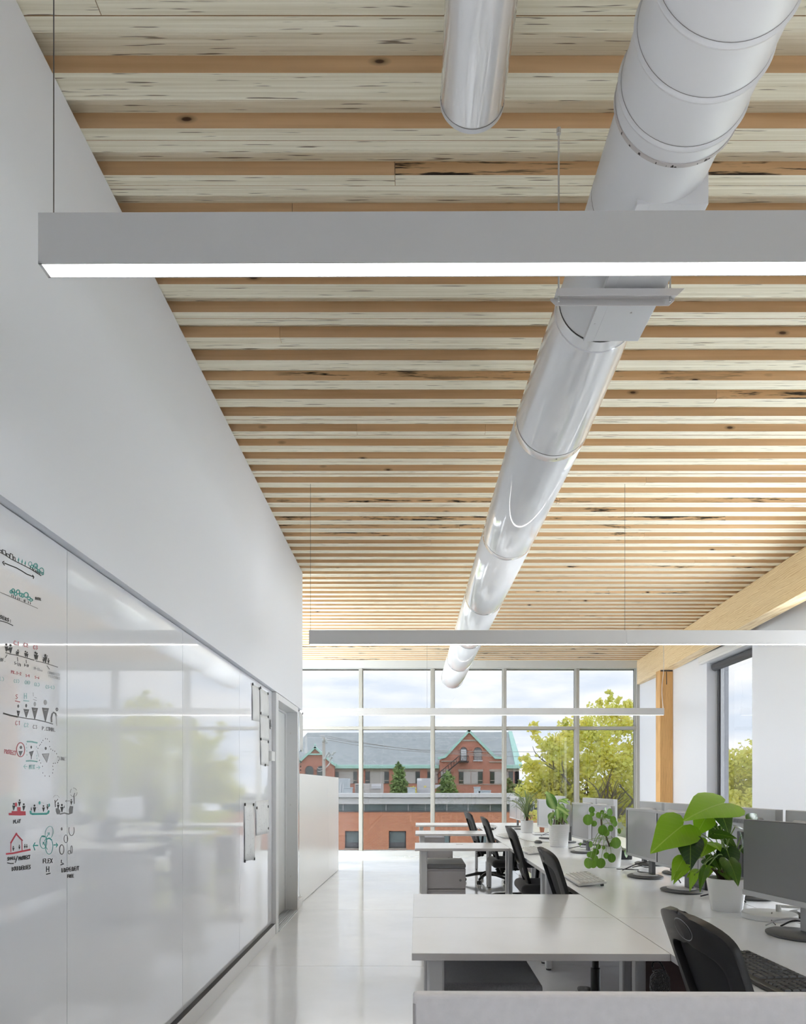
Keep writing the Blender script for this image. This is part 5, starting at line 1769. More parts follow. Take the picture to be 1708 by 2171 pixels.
for k in range(5):
    b0 = Vector((PX - 0.05 + 0.025 * k, PY + rs.uniform(-0.03, 0.03), TOP + 0.195))
    stem(pl, org, [b0, b0 + Vector((0.004, 0, 0.07)), b0 + Vector((rs.uniform(-0.015, 0.015), 0, 0.15))], 0.006, 'stem_brown', 'cane')

# grassy plant in the grey pot
PX, PY = 1.46, 8.5
pl = empty('grassy_plant', (PX, PY, TOP), label='grassy plant with arching thin leaves in a round grey pot', cat='plant')
pot(pl, 0.074, 0.079, 0.150, 'pot_grey')
stem(pl, (0, 0, 0), [(0, 0, 0.135), (0.0, 0, 0.16), (0.003, 0, 0.20)], 0.016, 'stem_brown', 'trunk')
for k in range(70):
    a = rs.uniform(0, 6.283)
    reach = rs.uniform(0.10, 0.36)
    h = rs.uniform(0.12, 0.36)
    drop = rs.uniform(-0.05, 0.30) * reach / 0.3
    ca, sa = math.cos(a), math.sin(a)
    if ca > 0.3:
        reach *= 0.7
    pts = curve_pts([(0.0, 0, 0.19), (reach * 0.30 * ca, reach * 0.3 * sa, 0.19 + h * 0.75), (reach * 0.68 * ca, reach * 0.68 * sa, 0.19 + h), (reach * ca, reach * sa, 0.19 + h - drop)], 9)
    w_ = rs.uniform(0.004, 0.0075)
    mb = MB()
    lf, rt_ = [], []
    for i, p in enumerate(pts):
        ww = w_ * (1 - (i / (len(pts) - 1)) ** 2)
        lf.append(p + Vector((-sa * ww * 0.6, ca * ww * 0.6, 0.7 * ww)))
        rt_.append(p - Vector((-sa * ww * 0.6, ca * ww * 0.6, 0.7 * ww)))
    n_ = len(pts)
    mb.add(lf + rt_, [(i, i + 1, n_ + i + 1, n_ + i) for i in range(n_ - 1)])
    mb.build('blade', 'grassy_leaf', pl, smooth=True)
for k in range(26):
    a = rs.uniform(0, 6.283)
    ca, sa = math.cos(a), math.sin(a)
    r_ = rs.uniform(0.04, 0.10)
    pts = curve_pts([(0.0, 0, 0.165), (r_ * 0.5 * ca, r_ * 0.5 * sa, 0.22), (r_ * ca, r_ * sa, 0.17 + rs.uniform(-0.02, 0.06))], 6)
    mb = MB()
    n_ = len(pts)
    mb.add([p + Vector((-sa * 0.004, ca * 0.004, 0)) for p in pts] + [p - Vector((-sa * 0.004, ca * 0.004, 0)) for p in pts], [(i, i + 1, n_ + i + 1, n_ + i) for i in range(n_ - 1)])
    mb.build('blade', 'grassy_leaf', pl, smooth=True)

tp = empty('terracotta_pot', (1.575, 8.12, TOP + 0.03), label='tiny brown terracotta pot on a flat white box', cat='pot')
pot(tp, 0.024, 0.031, 0.062, 'terracotta', 0.008, n=24)

# ================================================================== PAPERS ON THE WHITEBOARD
mag_mesh = MB().tube([(0.0, 0, 0), (0.007, 0, 0)], 0.011, 14).mesh('magnet', 'black_plastic')


def board_world(px, py, lift):
    p = board(px, py, lift)
    return Vector((LB + p[0], p[1] + 2.0, p[2] + 0.094))


def paper(corners, label, mags=(), sketch=False, curl=0.006, seed=0):
    short = {1: 'sheet left of the hanging column', 2: 'topmost column sheet', 3: 'middle column sheet', 4: 'bottom column sheet', 5: 'long sketched paper', 6: 'square sketched paper', 7: 'narrow paper past the door'}[seed]
    """corners px: top-left, top-right, bottom-right, bottom-left on the board"""
    rp = random.Random(seed)
    w = [board_world(*c_, 0.0) for c_ in corners]
    org_ = w[3]
    mb = MB()
    N = 6
    for i in range(N + 1):
        for j in range(N + 1):
            u, v = j / N, i / N
            p = (w[0] * (1 - u) + w[1] * u) * (1 - v) + (w[3] * (1 - u) + w[2] * u) * v
            lift = 0.0012 + curl * (abs(2 * u - 1) ** 3 * 0.5 * v + 0.6 * math.sin(3.1 * v) * (0.3 + 0.7 * abs(math.sin(2.2 * u + seed))))
            mb.v.append(tuple(p + Vector((lift, 0, 0)) - org_))
    for i in range(N):
        for j in range(N):
            mb.f.append((i * (N + 1) + j, (i + 1) * (N + 1) + j, (i + 1) * (N + 1) + j + 1, i * (N + 1) + j + 1))
            mb.mi.append(0)
    e = empty('paper_sheet', org_, 0, label, 'paper', 'paper sheets on the whiteboard')
    o = mb.build('sheet', 'paper', e, smooth=True)
    so = o.modifiers.new('thickness', 'SOLIDIFY')
    so.thickness = 0.0005
    if sketch:
        sk = MB()
        for k in range(26):
            u, v = rp.uniform(0.15, 0.8), rp.uniform(0.08, 0.92)
            du, dv = rp.uniform(-0.1, 0.12), rp.uniform(-0.035, 0.035)
            q = []
            for (uu, vv) in ((u, v), (u + du, v + dv), (u + du, v + dv + 0.004), (u, v + 0.004)):
                p = (w[0] * (1 - uu) + w[1] * uu) * (1 - vv) + (w[3] * (1 - uu) + w[2] * uu) * vv
                lift = 0.0012 + curl * (abs(2 * uu - 1) ** 3 * 0.5 * vv + 0.6 * math.sin(3.1 * vv) * (0.3 + 0.7 * abs(math.sin(2.2 * uu + seed)))) + 0.0009
                q.append(p + Vector((lift, 0, 0)) - org_)
            sk.quad(*q)
        sk.build('pencil_sketch', 'pencil', e)
    for m_ in mags:
        o = bpy.data.objects.new('magnet', mag_mesh)
        link(o)
        o.location = board_world(*m_, 0.0015 + curl * 0.15)
        cx_ = sum(c[0] for c in corners) / 4
        cy_ = sum(c[1] for c in corners) / 4
        place = ('upper' if m_[1] < cy_ else 'lower') + (' left' if m_[0] < cx_ else ' right')
        tag(o, 'round black magnet at the %s of the %s' % (place, short), 'magnet', 'magnets on the whiteboard')


paper([(533.5, 1449), (549, 1460), (549, 1530), (534, 1527)], 'upper paper sheet on the whiteboard, left of the long hanging column', [(534.5, 1450.5), (548.5, 1460)], seed=1)
paper([(550, 1457), (568, 1470), (568.5, 1519), (550.5, 1515)], 'topmost sheet of the hanging paper column by the door', [(551, 1458), (566.8, 1470.5), (551.3, 1512)], seed=2)
paper([(550.5, 1515), (568.5, 1519), (568.8, 1571), (551, 1567)], 'middle sheet of the hanging paper column by the door', [(567.3, 1520), (551.5, 1567)], seed=3)
paper([(551, 1567), (569, 1571), (569, 1624), (552, 1621)], 'bottom sheet of the hanging paper column by the door', [(567.5, 1573), (561, 1622)], seed=4)
paper([(517, 1704), (537, 1706), (539, 1822), (517.5, 1826)], 'long lower paper with pencil sketches on the whiteboard', [(517.8, 1705.5), (536, 1706), (517.8, 1826), (538, 1821)], True, seed=5)
paper([(541, 1699), (569, 1695.5), (568.5, 1766), (542, 1772)], 'lower square paper with faint sketches nearest the door', [(543, 1713), (567, 1710), (567.3, 1756)], True, seed=6)
paper([(633.5, 1508), (641.2, 1514), (641, 1594), (634, 1592)], 'narrow paper on the strip between the door and the wall corner', [(633, 1506.5), (640.5, 1512.5), (636.5, 1592)], seed=7)
for p, wh in (((635.5, 1614), 'top left'), ((637.5, 1616), 'top right'), ((636.5, 1625), 'middle'), ((636.5, 1633), 'lowest')):
    o = bpy.data.objects.new('magnet', mag_mesh)
    link(o)
    o.location = board_world(*p, 0.0)
    tag(o, '%s of four spare black magnets on the strip past the door' % wh, 'magnet', 'spare magnets beside the door')
th = empty('thermostat', board_world(575.5, 1614, 0.0), 0, 'small white wall control box beside the door frame', 'thermostat')
MB().box(0, 0.028, -0.12, 0.06, 0, 0.085).build('case', 'light_plastic', th, bevel=0.004, seg=3)
MB().box(0.028, 0.030, 0.02, 0.05, 0.03, 0.05).build('window', 'silver_plastic', th)
s = Sketch(500, 1400, 0.2765)
rs = random.Random(9)
for bx0, y0_, y1_ in ((262, 458, 525), (282, 450, 530)):
    y = y0_
    while y < y1_:
        s.line(K, 1.4, [(bx0 - 4 + rs.uniform(-2, 2), y), (bx0 + 5 + rs.uniform(-2, 3), y + rs.uniform(-2, 6))])
        y += 5.5
s.done('two short columns of black handwriting beside the door')
ol = empty('wall_outlet', board_world(637, 1918, 0.0), 0, 'small white outlet plate low beside the door', 'outlet')
MB().box(0, 0.006, -0.04, 0.04, 0, 0.115).build('plate', 'light_plastic', ol, bevel=0.002)
MB().box(0.006, 0.007, -0.015, 0.015, 0.06, 0.085).build('socket', 'black_plastic', ol)

# ================================================================== OUTSIDE
GROUND = -5.0
struct(box_obj('ground', -120, 140, 13.4, 180, GROUND - 0.2, GROUND, 'ground_lawn'))
struct(box_obj('street', -120, 140, 20, 33, GROUND, GROUND + 0.02, 'asphalt'))


def poly_px(pts, Y, thick, name, m_, parent, origin):
    """outline traced at distance Y, extruded away from the viewer by thick metres"""
    o = Vector(origin)
    p2 = [(at(x, y, Y).x - o.x, at(x, y, Y).z - o.z) for x, y in pts]
    return MB().prism(p2, Y - o.y, Y - o.y + thick).build(name, m_, parent)


def rect_px(x0, x1, y0, y1, Y, thick, name, m_, parent, origin, bevel=0.0):
    a, b_ = at(x0, y1, Y) - Vector(origin), at(x1, y0, Y) - Vector(origin)
    return MB().box(a.x, b_.x, a.y, a.y + thick, a.z, b_.z).build(name, m_, parent, bevel=bevel)


# ---- low brick building across the street
LY = 38.0
lo = at(850, 1700, LY)
lo.z = GROUND
low = empty('low_brick_building', lo, 0, 'one-storey orange brick building with grey metal fascia across the street', 'building')
wz = at(0, 1720, LY).z
gx0, gx1 = at(520, 0, LY).x - lo.x, at(1190, 0, LY).x - lo.x
# brick wall as piers around the two windows
wy0, wy1 = at(0, 1798, LY).z - lo.z, at(0, 1762, LY).z - lo.z
wpx = [(640.5, 667.5), (731, 761), (824, 860.5), (918, 954), (1012, 1048)]
bwm = MB()
prev = gx0
for a, b_ in wpx:
    xa, xb = at(a, 0, LY).x - lo.x, at(b_, 0, LY).x - lo.x
    bwm.box(prev, xa, 0, 0.3, 0, wz - lo.z)
    bwm.box(xa, xb, 0, 0.3, 0, wy0)
    bwm.box(xa, xb, 0, 0.3, wy1, wz - lo.z)
    prev = xb
bwm.box(prev, gx1, 0, 0.3, 0, wz - lo.z)
bwm.box(gx0, gx1, 0.3, 12, 0, wz - lo.z - 0.05)
bwm.build('brick_wall', 'brick_near', low)
for a, b_ in wpx:
    xa, xb = at(a, 0, LY).x - lo.x, at(b_, 0, LY).x - lo.x
    f = MB().box(xa, xb, 0.10, 0.2, wy0, wy0 + 0.06).box(xa, xb, 0.10, 0.2, wy1 - 0.06, wy1).box(xa, xa + 0.06, 0.10, 0.2, wy0, wy1).box(xb - 0.06, xb, 0.10, 0.2, wy0, wy1).build('window', 'window_frame_dark', low)
    MB().box(xa + 0.06, xb - 0.06, 0.15, 0.16, wy0 + 0.06, wy1 - 0.06).build('pane', 'clerestory_glass', f)
    MB().box(xa + 0.06, xb - 0.06, 0.14, 0.15, wy0 + 0.06, wy0 + 0.30).build('shade', 'unit_dark', f)
    MB().box(xa - 0.03, xb + 0.03, -0.05, 0.12, wy0 - 0.07, wy0).build('window_sill', 'stone_trim', low)
# clerestory strip
edges = [545, 590, 635, 681, 727, 772, 818, 865, 901.5, 947, 992, 1039, 1085, 1131, 1177]
for a, b_ in zip(edges, edges[1:]):
    rect_px(a + 0.8, b_ - 0.8, 1705, 1719.5, LY + 0.12, 0.05, 'clerestory_pane', 'clerestory_glass', low, lo)
    rect_px(b_ - 0.8, b_ + 0.8, 1705, 1720, LY + 0.05, 0.12, 'clerestory_mullion', 'fascia_metal', low, lo)
rect_px(530, 1185, 1719, 1721.5, LY - 0.05, 0.3, 'string_course', 'unit_dark', low, lo)
rect_px(515, 1195, 1692, 1704.8, LY - 0.35, 0.8, 'fascia', 'fascia_metal', low, lo, 0.01)
rect_px(512, 1198, 1682.5, 1691, LY - 0.55, 1.0, 'fascia', 'fascia_metal', low, lo, 0.01)
a, b_ = at(515, 1691, LY), at(1195, 1684, LY)
MB().box(a.x - lo.x, b_.x - lo.x, 0.4, 12, a.z - lo.z - 0.2, a.z - lo.z).build('roof_deck', 'roof_membrane', low)
a2 = at(515, 1682.5, LY - 0.5)
MB().box(a.x - lo.x, b_.x - lo.x, -0.4, 0.4, a2.z - lo.z - 0.02, a2.z - lo.z + 0.02).build('coping', 'roof_membrane', low)
rz_ = a.z                                          # roof deck height


def roof_unit(name, x0, x1, ytop, Y, depth, m_, label, cat='roof unit'):
    a, b_ = at(x0, 1690, Y), at(x1, ytop, Y)
    e = empty(name, (a.x, Y, rz_), 0, label, cat)
    w, h = b_.x - a.x, b_.z - rz_
    MB().box(0, w, 0, depth, 0.06, h).build('casing', m_, e, bevel=0.02)
    MB().box(0.04, w - 0.04, 0.04, depth - 0.04, 0, 0.06).build('curb', 'unit_dark', e)
    return e, w, h


e, w, h = roof_unit('air_handler', 752, 811, 1661, 41.0, 1.2, 'unit_tan', 'tan rooftop air unit with dark louvre and hood')
MB().box(0.05, w * 0.24, -0.02, 0.01, 0.1, h - 0.08).build('louvre', 'unit_dark', e)
for k in range(8):
    MB().box(0.06, w * 0.235, -0.035, -0.02, 0.13 + k * (h - 0.25) / 8, 0.16 + k * (h - 0.25) / 8).build('louvre_blade', 'unit_tan', e)
MB().add([(w * 0.6, -0.3, h * 0.62), (w * 0.95, -0.3, h * 0.62), (w * 0.95, 0, h * 0.62), (w * 0.6, 0, h * 0.62), (w * 0.6, -0.28, h * 0.80), (w * 0.95, -0.28, h * 0.80), (w * 0.95, 0, h * 0.97), (w * 0.6, 0, h * 0.97)],
         [(0, 1, 2, 3), (4, 5, 6, 7), (0, 1, 5, 4), (2, 3, 7, 6), (1, 2, 6, 5), (3, 0, 4, 7)]).build('hood', 'unit_grey', e)
MB().box(w * 0.35, w * 0.55, -0.012, 0, 0.1, h * 0.5).build('access_door', 'unit_tan', e)
e, w, h = roof_unit('roof_cabinet', 884, 914, 1650, 40.5, 1.0, 'unit_grey', 'square grey rooftop cabinet with a yellow sticker')
MB().box(w * 0.48, w * 0.64, -0.008, 0, h * 0.50, h * 0.60).build('sticker', 'sticker_yellow', e)
MB().box(0.0, w * 0.32, -0.008, 0.0, h * 0.86, h * 1.0).build('patch', 'fascia_metal', e)
MB().add([(w, 0, h * 0.3), (w + 0.55, 0, h * 0.62), (w + 0.55, 0.6, h * 0.62), (w, 0.6, h * 0.3), (w, 0, h * 0.66), (w + 0.55, 0, h * 0.66), (w + 0.55, 0.6, h * 0.66), (w, 0.6, h * 0.66)],
         [(0, 3, 2, 1), (4, 5, 6, 7), (0, 1, 5, 4), (2, 3, 7, 6), (1, 2, 6, 5), (3, 0, 4, 7)]).build('intake_hood', 'unit_grey', e)
for x0, x1, yt, m_, lab in ((863.5, 880, 1671, 'unit_blue_grey', 'small blue-grey roof vent left of the square cabinet'), (1006, 1018, 1670, 'unit_blue_grey', 'narrow blue-grey roof vent right of the square cabinet'),
                            (1014, 1040, 1677, 'unit_blue_grey', 'low flat roof box beside the narrow vent'), (728, 746, 1671, 'unit_blue_grey', 'blue-grey roof vent beside the tan air unit')):
    e, w, h = roof_unit('roof_vent', x0, x1, yt, 40.0, 0.5, m_, lab, 'vent')
    MB().box(-0.03, w + 0.03, -0.03, 0.53, h, h + 0.05).build('cap', m_, e)
    MB().box(w * 0.42, w * 0.58, -0.03, 0, h * 0.35, h * 0.6).build('outlet', 'fascia_metal', e)
e, w, h = roof_unit('roof_plant', 712, 738, 1650, 43.0, 1.4, 'unit_blue_grey', 'tall blue-grey rooftop unit with pipes next to the low guard wall')
for k in range(4):
    MB().tube([(0.1 + k * 0.16, -0.15, 0.05), (0.18 + k * 0.14, -0.15, h * (0.9 - 0.12 * k))], 0.025, 8).build('pipe', 'fascia_metal', e)

# ---- big brick building with slate roof
BY = 75.0
bo = at(870, 1660, BY)
bo.z = GROUND
big = empty('gabled_brick_building', bo, 0, 'large red brick building with grey slate roof and green copper gable trim', 'building')
RY = 81.0
ea, eb = at(585, 1624, BY - 0.3), at(1098, 1623, BY - 0.3)
ra, rb = at(652, 1553.5, RY), at(1079, 1552, RY)
rf = MB()
q = [ea - bo, eb - bo, rb - bo, ra - bo]
rf.add(q + [p + Vector((0, 0.15, -0.35)) for p in q], [(0, 1, 2, 3), (7, 6, 5, 4), (0, 4, 5, 1), (1, 5, 6, 2), (2, 6, 7, 3), (3, 7, 4, 0)])
eb2 = at(585, 1624, BY + 12.5)
back = [Vector((ra.x, ra.y, ra.z)) - bo, Vector((rb.x, rb.y, rb.z)) - bo, Vector((eb.x + 1.0, BY + 12.5, eb.z)) - bo, Vector((ea.x, BY + 12.5, ea.z)) - bo]
rf.add(back, [(0, 1, 2, 3)])
rf.build('roof', 'slate', big)
v0, v1 = rb - bo, eb - bo
cpm = MB()
cpm.add([v0 + Vector((-0.1, -0.1, 0.1)), v0 + Vector((0.35, 0.1, 0.12)), v1 + Vector((0.45, 0.0, 0.1)), v1 + Vector((-0.35, -0.15, 0.1)), v0 + Vector((-0.1, 0.2, -0.3)), v0 + Vector((0.35, 0.4, -0.3)), v1 + Vector((0.45, 0.3, -0.3)), v1 + Vector((-0.35, 0.15, -0.3))],
        [(0, 1, 2, 3), (7, 6, 5, 4), (0, 4, 5, 1), (1, 5, 6, 2), (2, 6, 7, 3), (3, 7, 4, 0)])
cpm.build('verge', 'copper_green', big)
rect_px(590, 1100, 1625, 1700, BY, 0.5, 'brick_wall', 'brick_far', big, bo)
a, b_ = at(590, 1625, BY), at(1100, 1625, BY)
MB().box(b_.x - bo.x - 0.5, b_.x - bo.x, 0, 12, 0, b_.z - bo.z).build('brick_wall', 'brick_far', big)
MB().add([(b_.x - bo.x - 0.3, 0.3, b_.z - bo.z), (b_.x - bo.x - 0.3, 12, b_.z - bo.z), (rb.x - bo.x, RY - bo.y, rb.z - bo.z - 0.3)], [(0, 1, 2)]).build('end_gable', 'brick_far', big)
a = at(590, 1700, BY)
MB().box(a.x - bo.x, b_.x - bo.x, 0, 0.5, 0, a.z - bo.z).build('base_wall', 'brick_far', big)
for x0, x1 in ((708, 931), (1065, 1103)):
    rect_px(x0, x1, 1621.5, 1629.5, BY - 0.55, 0.5, 'gutter', 'copper_green', big, bo, 0.06)
rect_px(690, 1100, 1630, 1635.5, BY - 0.06, 0.1, 'lintel_course', 'stone_trim', big, bo)
# row of tall window groups: glass, boarded panel, glass
def far_window(x0, x1, y0, y1, Y, m_='far_glass'):
    f = rect_px(x0 - 0.4, x1 + 0.4, y0 - 0.4, y1 + 0.4, Y - 0.10, 0.12, 'window', 'unit_dark', big, bo)
    rect_px(x0, x1, y0, y1, Y - 0.13, 0.05, 'pane', m_, f, bo)
    rect_px(x0, x1, y0 + (y1 - y0) * 0.74, y0 + (y1 - y0) * 0.80, Y - 0.16, 0.04, 'glazing_bar', 'stone_trim', f, bo)
    f_ = f


for x0, x1, bd in ((709, 717.5, 0), (717.5, 749, 1), (749, 757, 0), (774.7, 783.4, 0), (783.4, 815, 1), (815, 824, 0), (841, 849, 0), (849, 881, 1), (881, 889.6, 0), (906, 914, 0), (914, 928, 1), (1078.6, 1087, 0), (1066, 1078, 1)):
    if bd:
        o = rect_px(x0, x1, 1636, 1661, BY - 0.08, 0.08, 'boarded_panel', 'board_grey', big, bo)
    else:
        far_window(x0, x1, 1636.5, 1660.5, BY)
for x0, x1 in ((757.5, 774), (824.5, 840.5), (890, 905.5)):
    rect_px(x0, x1, 1630, 1662, BY - 0.1, 0.1, 'pier', 'brick_far', big, bo)
# projecting gable with copper coping
GYf = 74.0
poly_px([(932, 1700), (932, 1611), (942, 1608), (994, 1552), (1052, 1607.5), (1064, 1608), (1064, 1700)], GYf, 1.0, 'gable_wall', 'brick_far', big, bo)
a = at(932, 1700, GYf)
MB().box(a.x - bo.x, at(1064, 0, GYf).x - bo.x, GYf - bo.y, GYf - bo.y + 1.0, 0, a.z - bo.z).build('base_wall', 'brick_far', big)
poly_px([(994, 1546), (997.5, 1549), (944, 1607), (929, 1609.5), (928, 1605), (940, 1603.5)], GYf - 0.25, 1.3, 'coping', 'copper_green', big, bo)
poly_px([(994, 1546), (990.5, 1549), (1049, 1609), (1066, 1609), (1066, 1604.5), (1053, 1604)], GYf - 0.25, 1.3, 'coping', 'copper_green', big, bo)
# gable roof back to the main roof
pk = at(994, 1549, GYf + 0.5) - bo
ll, rr = at(938, 1607, GYf + 0.5) - bo, at(1056, 1607, GYf + 0.5) - bo
MB().add([pk, ll, ll + Vector((0, 6, 0)), pk + Vector((0, 8, 0)), rr, rr + Vector((0, 6, 0))], [(0, 1, 2, 3), (0, 3, 5, 4)]).build('gable_roof', 'slate', big)
rect_px(975, 1016, 1568, 1571.5, GYf - 0.08, 0.1, 'stone_band', 'stone_trim', big, bo)
rect_px(971, 1024, 1631, 1635.5, GYf - 0.06, 0.1, 'lintel', 'stone_trim', big, bo)
rect_px(1037, 1064, 1631, 1635.5, GYf - 0.06, 0.1, 'lintel', 'stone_trim', big, bo)
rect_px(936, 956, 1630.5, 1634.5, GYf - 0.06, 0.1, 'lintel', 'stone_trim', big, bo)
rect_px(966, 1064, 1662, 1663.5, GYf - 0.08, 0.1, 'sill_course', 'stone_trim', big, bo)
for x0, x1, bd in ((973, 981.8, 0), (981.8, 997.5, 1), (998.5, 1013.3, 1), (1013.3, 1022.5, 0), (1039, 1047.5, 0), (1047.5, 1064, 1), (947, 955, 0), (934, 947, 1)):
    if bd:
        rect_px(x0, x1, 1636, 1661.5, GYf - 0.08, 0.08, 'boarded_panel', 'board_grey', big, bo)
    else:
        far_window(x0, x1, 1636.5, 1660.5, GYf)


def arch_window(xc, hw, ytop, ybot, Y, m_, name='arched_window', ring=True):
    pts = [(xc - hw, ybot), (xc - hw, ytop + hw)] + [(xc - hw * math.cos(math.pi * k / 8), ytop + hw - hw * math.sin(math.pi * k / 8)) for k in range(1, 8)] + [(xc + hw, ytop + hw), (xc + hw, ybot)]
    o = poly_px(pts, Y - 0.1, 0.12, name, m_, big, bo)
    if ring:
        mb = MB()
        R0, R1 = hw + 0.4, hw + 4.2
        i_, o_ = [], []
        for k in range(13):
            an = math.pi * k / 12
            i_.append(at(xc - R0 * math.cos(an), ytop + hw - R0 * math.sin(an), Y - 0.14) - bo)
            o_.append(at(xc - R1 * math.cos(an), ytop + hw - R1 * math.sin(an), Y - 0.14) - bo)
        bk = [p + Vector((0, 0.2, 0)) for p in i_ + o_]
        mb.add(i_ + o_ + bk, [(k, k + 1, 13 + k + 1, 13 + k) for k in range(12)] + [(k, k + 1, 26 + k + 1, 26 + k) for k in range(12)] + [(13 + k, 13 + k + 1, 39 + k + 1, 39 + k) for k in range(12)])
        mb.build('brick_arch', 'brick_far', big)
    return o


arch_window(982.5, 7.2, 1584, 1613, GYf, 'unit_dark')
rect_px(977, 988, 1589, 1612.5, GYf - 0.16, 0.06, 'fire_door', 'door_white', big, bo)
w_ = arch_window(1012.5, 8.6, 1584.5, 1611.5, GYf, 'unit_dark')
for k in range(7):
    rect_px(1005, 1020, 1590.5 + k * 3, 1592 + k * 3, GYf - 0.16, 0.05, 'louvre', 'board_grey', w_, bo)
rect_px(1003, 1022.5, 1611.5, 1614, GYf - 0.2, 0.2, 'window_sill', 'door_white', big, bo)
# fire escape
rect_px(972.5, 993.5, 1613.5, 1616, GYf - 1.2, 1.2, 'fire_escape_landing', 'iron_black', big, bo)
fe = MB()
for k in range(7):
    x = 973.2 + k * 3.3
    fe.tube([at(x, 1613.5, GYf - 1.2) - bo, at(x, 1603, GYf - 1.2) - bo], 0.03, 5)
fe.tube([at(972.5, 1603, GYf - 1.2) - bo, at(993.5, 1603, GYf - 1.2) - bo], 0.035, 5)
fe.build('fire_escape_rail', 'iron_black', big)
fs = MB()
fs.tube([at(973, 1615, GYf - 1.2) - bo, at(929, 1652, GYf - 1.2) - bo], 0.07, 5)
fs.tube([at(973, 1603, GYf - 1.2) - bo, at(925, 1643, GYf - 1.2) - bo], 0.045, 5)
fs.tube([at(973, 1615, GYf - 0.5) - bo, at(929, 1652, GYf - 0.5) - bo], 0.07, 5)
for k in range(9):
    t = k / 8
    fs.tube([at(973 - 44 * t, 1615 + 37 * t, GYf - 1.2) - bo, at(973 - 46 * t, 1603 + 38.5 * t, GYf - 1.2) - bo], 0.025, 4)
    fs.tube([at(973 - 44 * t, 1615 + 37 * t, GYf - 1.2) - bo, at(973 - 44 * t, 1615 + 37 * t, GYf - 0.5) - bo], 0.04, 4)
fs.build('fire_escape_stair', 'iron_black', big)
for x0, x1, y in ((935, 966, 1614), (1037, 1064, 1615.5)):
    MB().tube([at(x0, y, GYf - 0.15) - bo, at(x1, y, GYf - 0.15) - bo], 0.06, 6).build('conduit', 'stone_trim', big)
# small left gable
poly_px([(596, 1700), (596, 1640), (646, 1608), (667.5, 1586), (697, 1614), (708.5, 1622), (708.5, 1700)], GYf, 1.0, 'gable_wall', 'brick_far', big, bo)
poly_px([(667.5, 1582), (670, 1585), (622, 1629), (618, 1626)], GYf - 0.25, 1.3, 'coping', 'copper_green', big, bo)
poly_px([(667.5, 1582), (665, 1585), (703, 1620), (710.5, 1625), (712, 1619), (706, 1617)], GYf - 0.25, 1.3, 'coping', 'copper_green', big, bo)
rect_px(651, 684, 1597.5, 1600.5, GYf - 0.2, 0.3, 'cornice', 'copper_green', big, bo)
pk = at(667.5, 1584, GYf + 0.5) - bo
ll, rr = at(622, 1626, GYf + 0.5) - bo, at(709, 1622, GYf + 0.5) - bo
MB().add([pk, ll, ll + Vector((0, 5, 0)), pk + Vector((0, 6, 0)), rr, rr + Vector((0, 5, 0))], [(0, 1, 2, 3), (0, 3, 5, 4)]).build('gable_roof', 'slate', big)
fo = at(667.5, 1584, GYf) - bo
MB().lathe([(0.08, 0), (0.05, 0.15), (0.12, 0.25), (0.03, 0.35), (0.0, 0.5)], 10, (fo.x, fo.y)).build('finial', 'copper_green', big).location.z = fo.z
arch_window(655.5, 8.5, 1624, 1648, GYf, 'far_glass')
arch_window(680, 8.5, 1624, 1648, GYf, 'far_glass')
vp_ = at(649, 1590, BY + 1) - bo
MB().tube([vp_ + Vector((0, 0, -0.3)), vp_ + Vector((0, 0, 1.6))], 0.12, 8).tube([vp_ + Vector((0, 0, -0.4)), vp_ + Vector((0, 0, 0.2))], 0.2, 8).build('vent_pipe', 'fascia_metal', big)

# ---- utility pole with transformers and wires
UY = 56.0
uo = at(687, 1660, UY)
uo.z = GROUND
up_ = empty('utility_pole', uo, 0, 'grey wooden utility pole with insulators and transformers near the left gable', 'pole')
tp_ = at(686, 1563, UY) - uo
MB().tube([(0, 0, 0), tp_], [0.16, 0.12], 12).build('shaft', 'pole_wood', up_, smooth=True)
for x0, x1, y in ((679, 688, 1559.5), (681, 692, 1564), (688, 697, 1568)):
    MB().tube([at(x0, y, UY) - uo, at(x1, y + 0.5, UY) - uo], 0.05, 6).build('cross_arm', 'fascia_metal', up_)
for x, y in ((684, 1573), (690.5, 1571), (692, 1576)):
    a = at(x, y, UY - 0.15) - uo
    MB().lathe([(0.05, 0), (0.09, 0.05), (0.05, 0.10), (0.09, 0.15), (0.05, 0.2), (0.02, 0.3)], 8, (a.x, a.y)).build('insulator', 'insulator', up_).location.z = a.z
for k, (x, y) in enumerate(((694, 1597), (705.5, 1597), (689, 1606), (700, 1607.5), (697, 1601))):
    a, b_ = at(x - 2.5, y + 3.5, UY - 0.2) - uo, at(x + 2.5, y - 2.5, UY - 0.2) - uo
    MB().tube([a, b_], 0.10, 8).tube([b_, b_ + (b_ - a) * 0.1], 0.15, 8).build('cutout', 'insulator', up_)
MB().tube([at(686, 1605, UY) - uo, at(712, 1594, UY - 0.2) - uo], 0.04, 6).build('bracket', 'fascia_metal', up_)
for k in range(2):
    MB().tube(curve_pts([at(700 + 3 * k, 1610, UY) - uo, at(695, 1622 + 2 * k, UY) - uo, at(680, 1630 + 5 * k, UY) - uo, at(673, 1628 + 7 * k, UY) - uo], 14), 0.03, 5).build('drop_wire', 'fascia_metal', up_, smooth=True)
for k, (pts, lab) in enumerate((
        ([(690, 1560), (760, 1573), (900, 1592), (1066, 1601)], 'upper wire sagging from the pole across the slate roof'),
        ([(690, 1564), (760, 1575), (900, 1590), (1090, 1594), (1300, 1592)], 'second wire sagging from the pole across the slate roof'),
        ([(690, 1568), (780, 1583), (920, 1596), (1090, 1604), (1300, 1600)], 'lowest wire sagging from the pole across the slate roof'))):
    o = MB().tube(curve_pts([at(x, y, UY + 2 * i) - uo for i, (x, y) in enumerate(pts)], 24), 0.022, 5).build('power_line', 'wire_grey', up_, smooth=True)


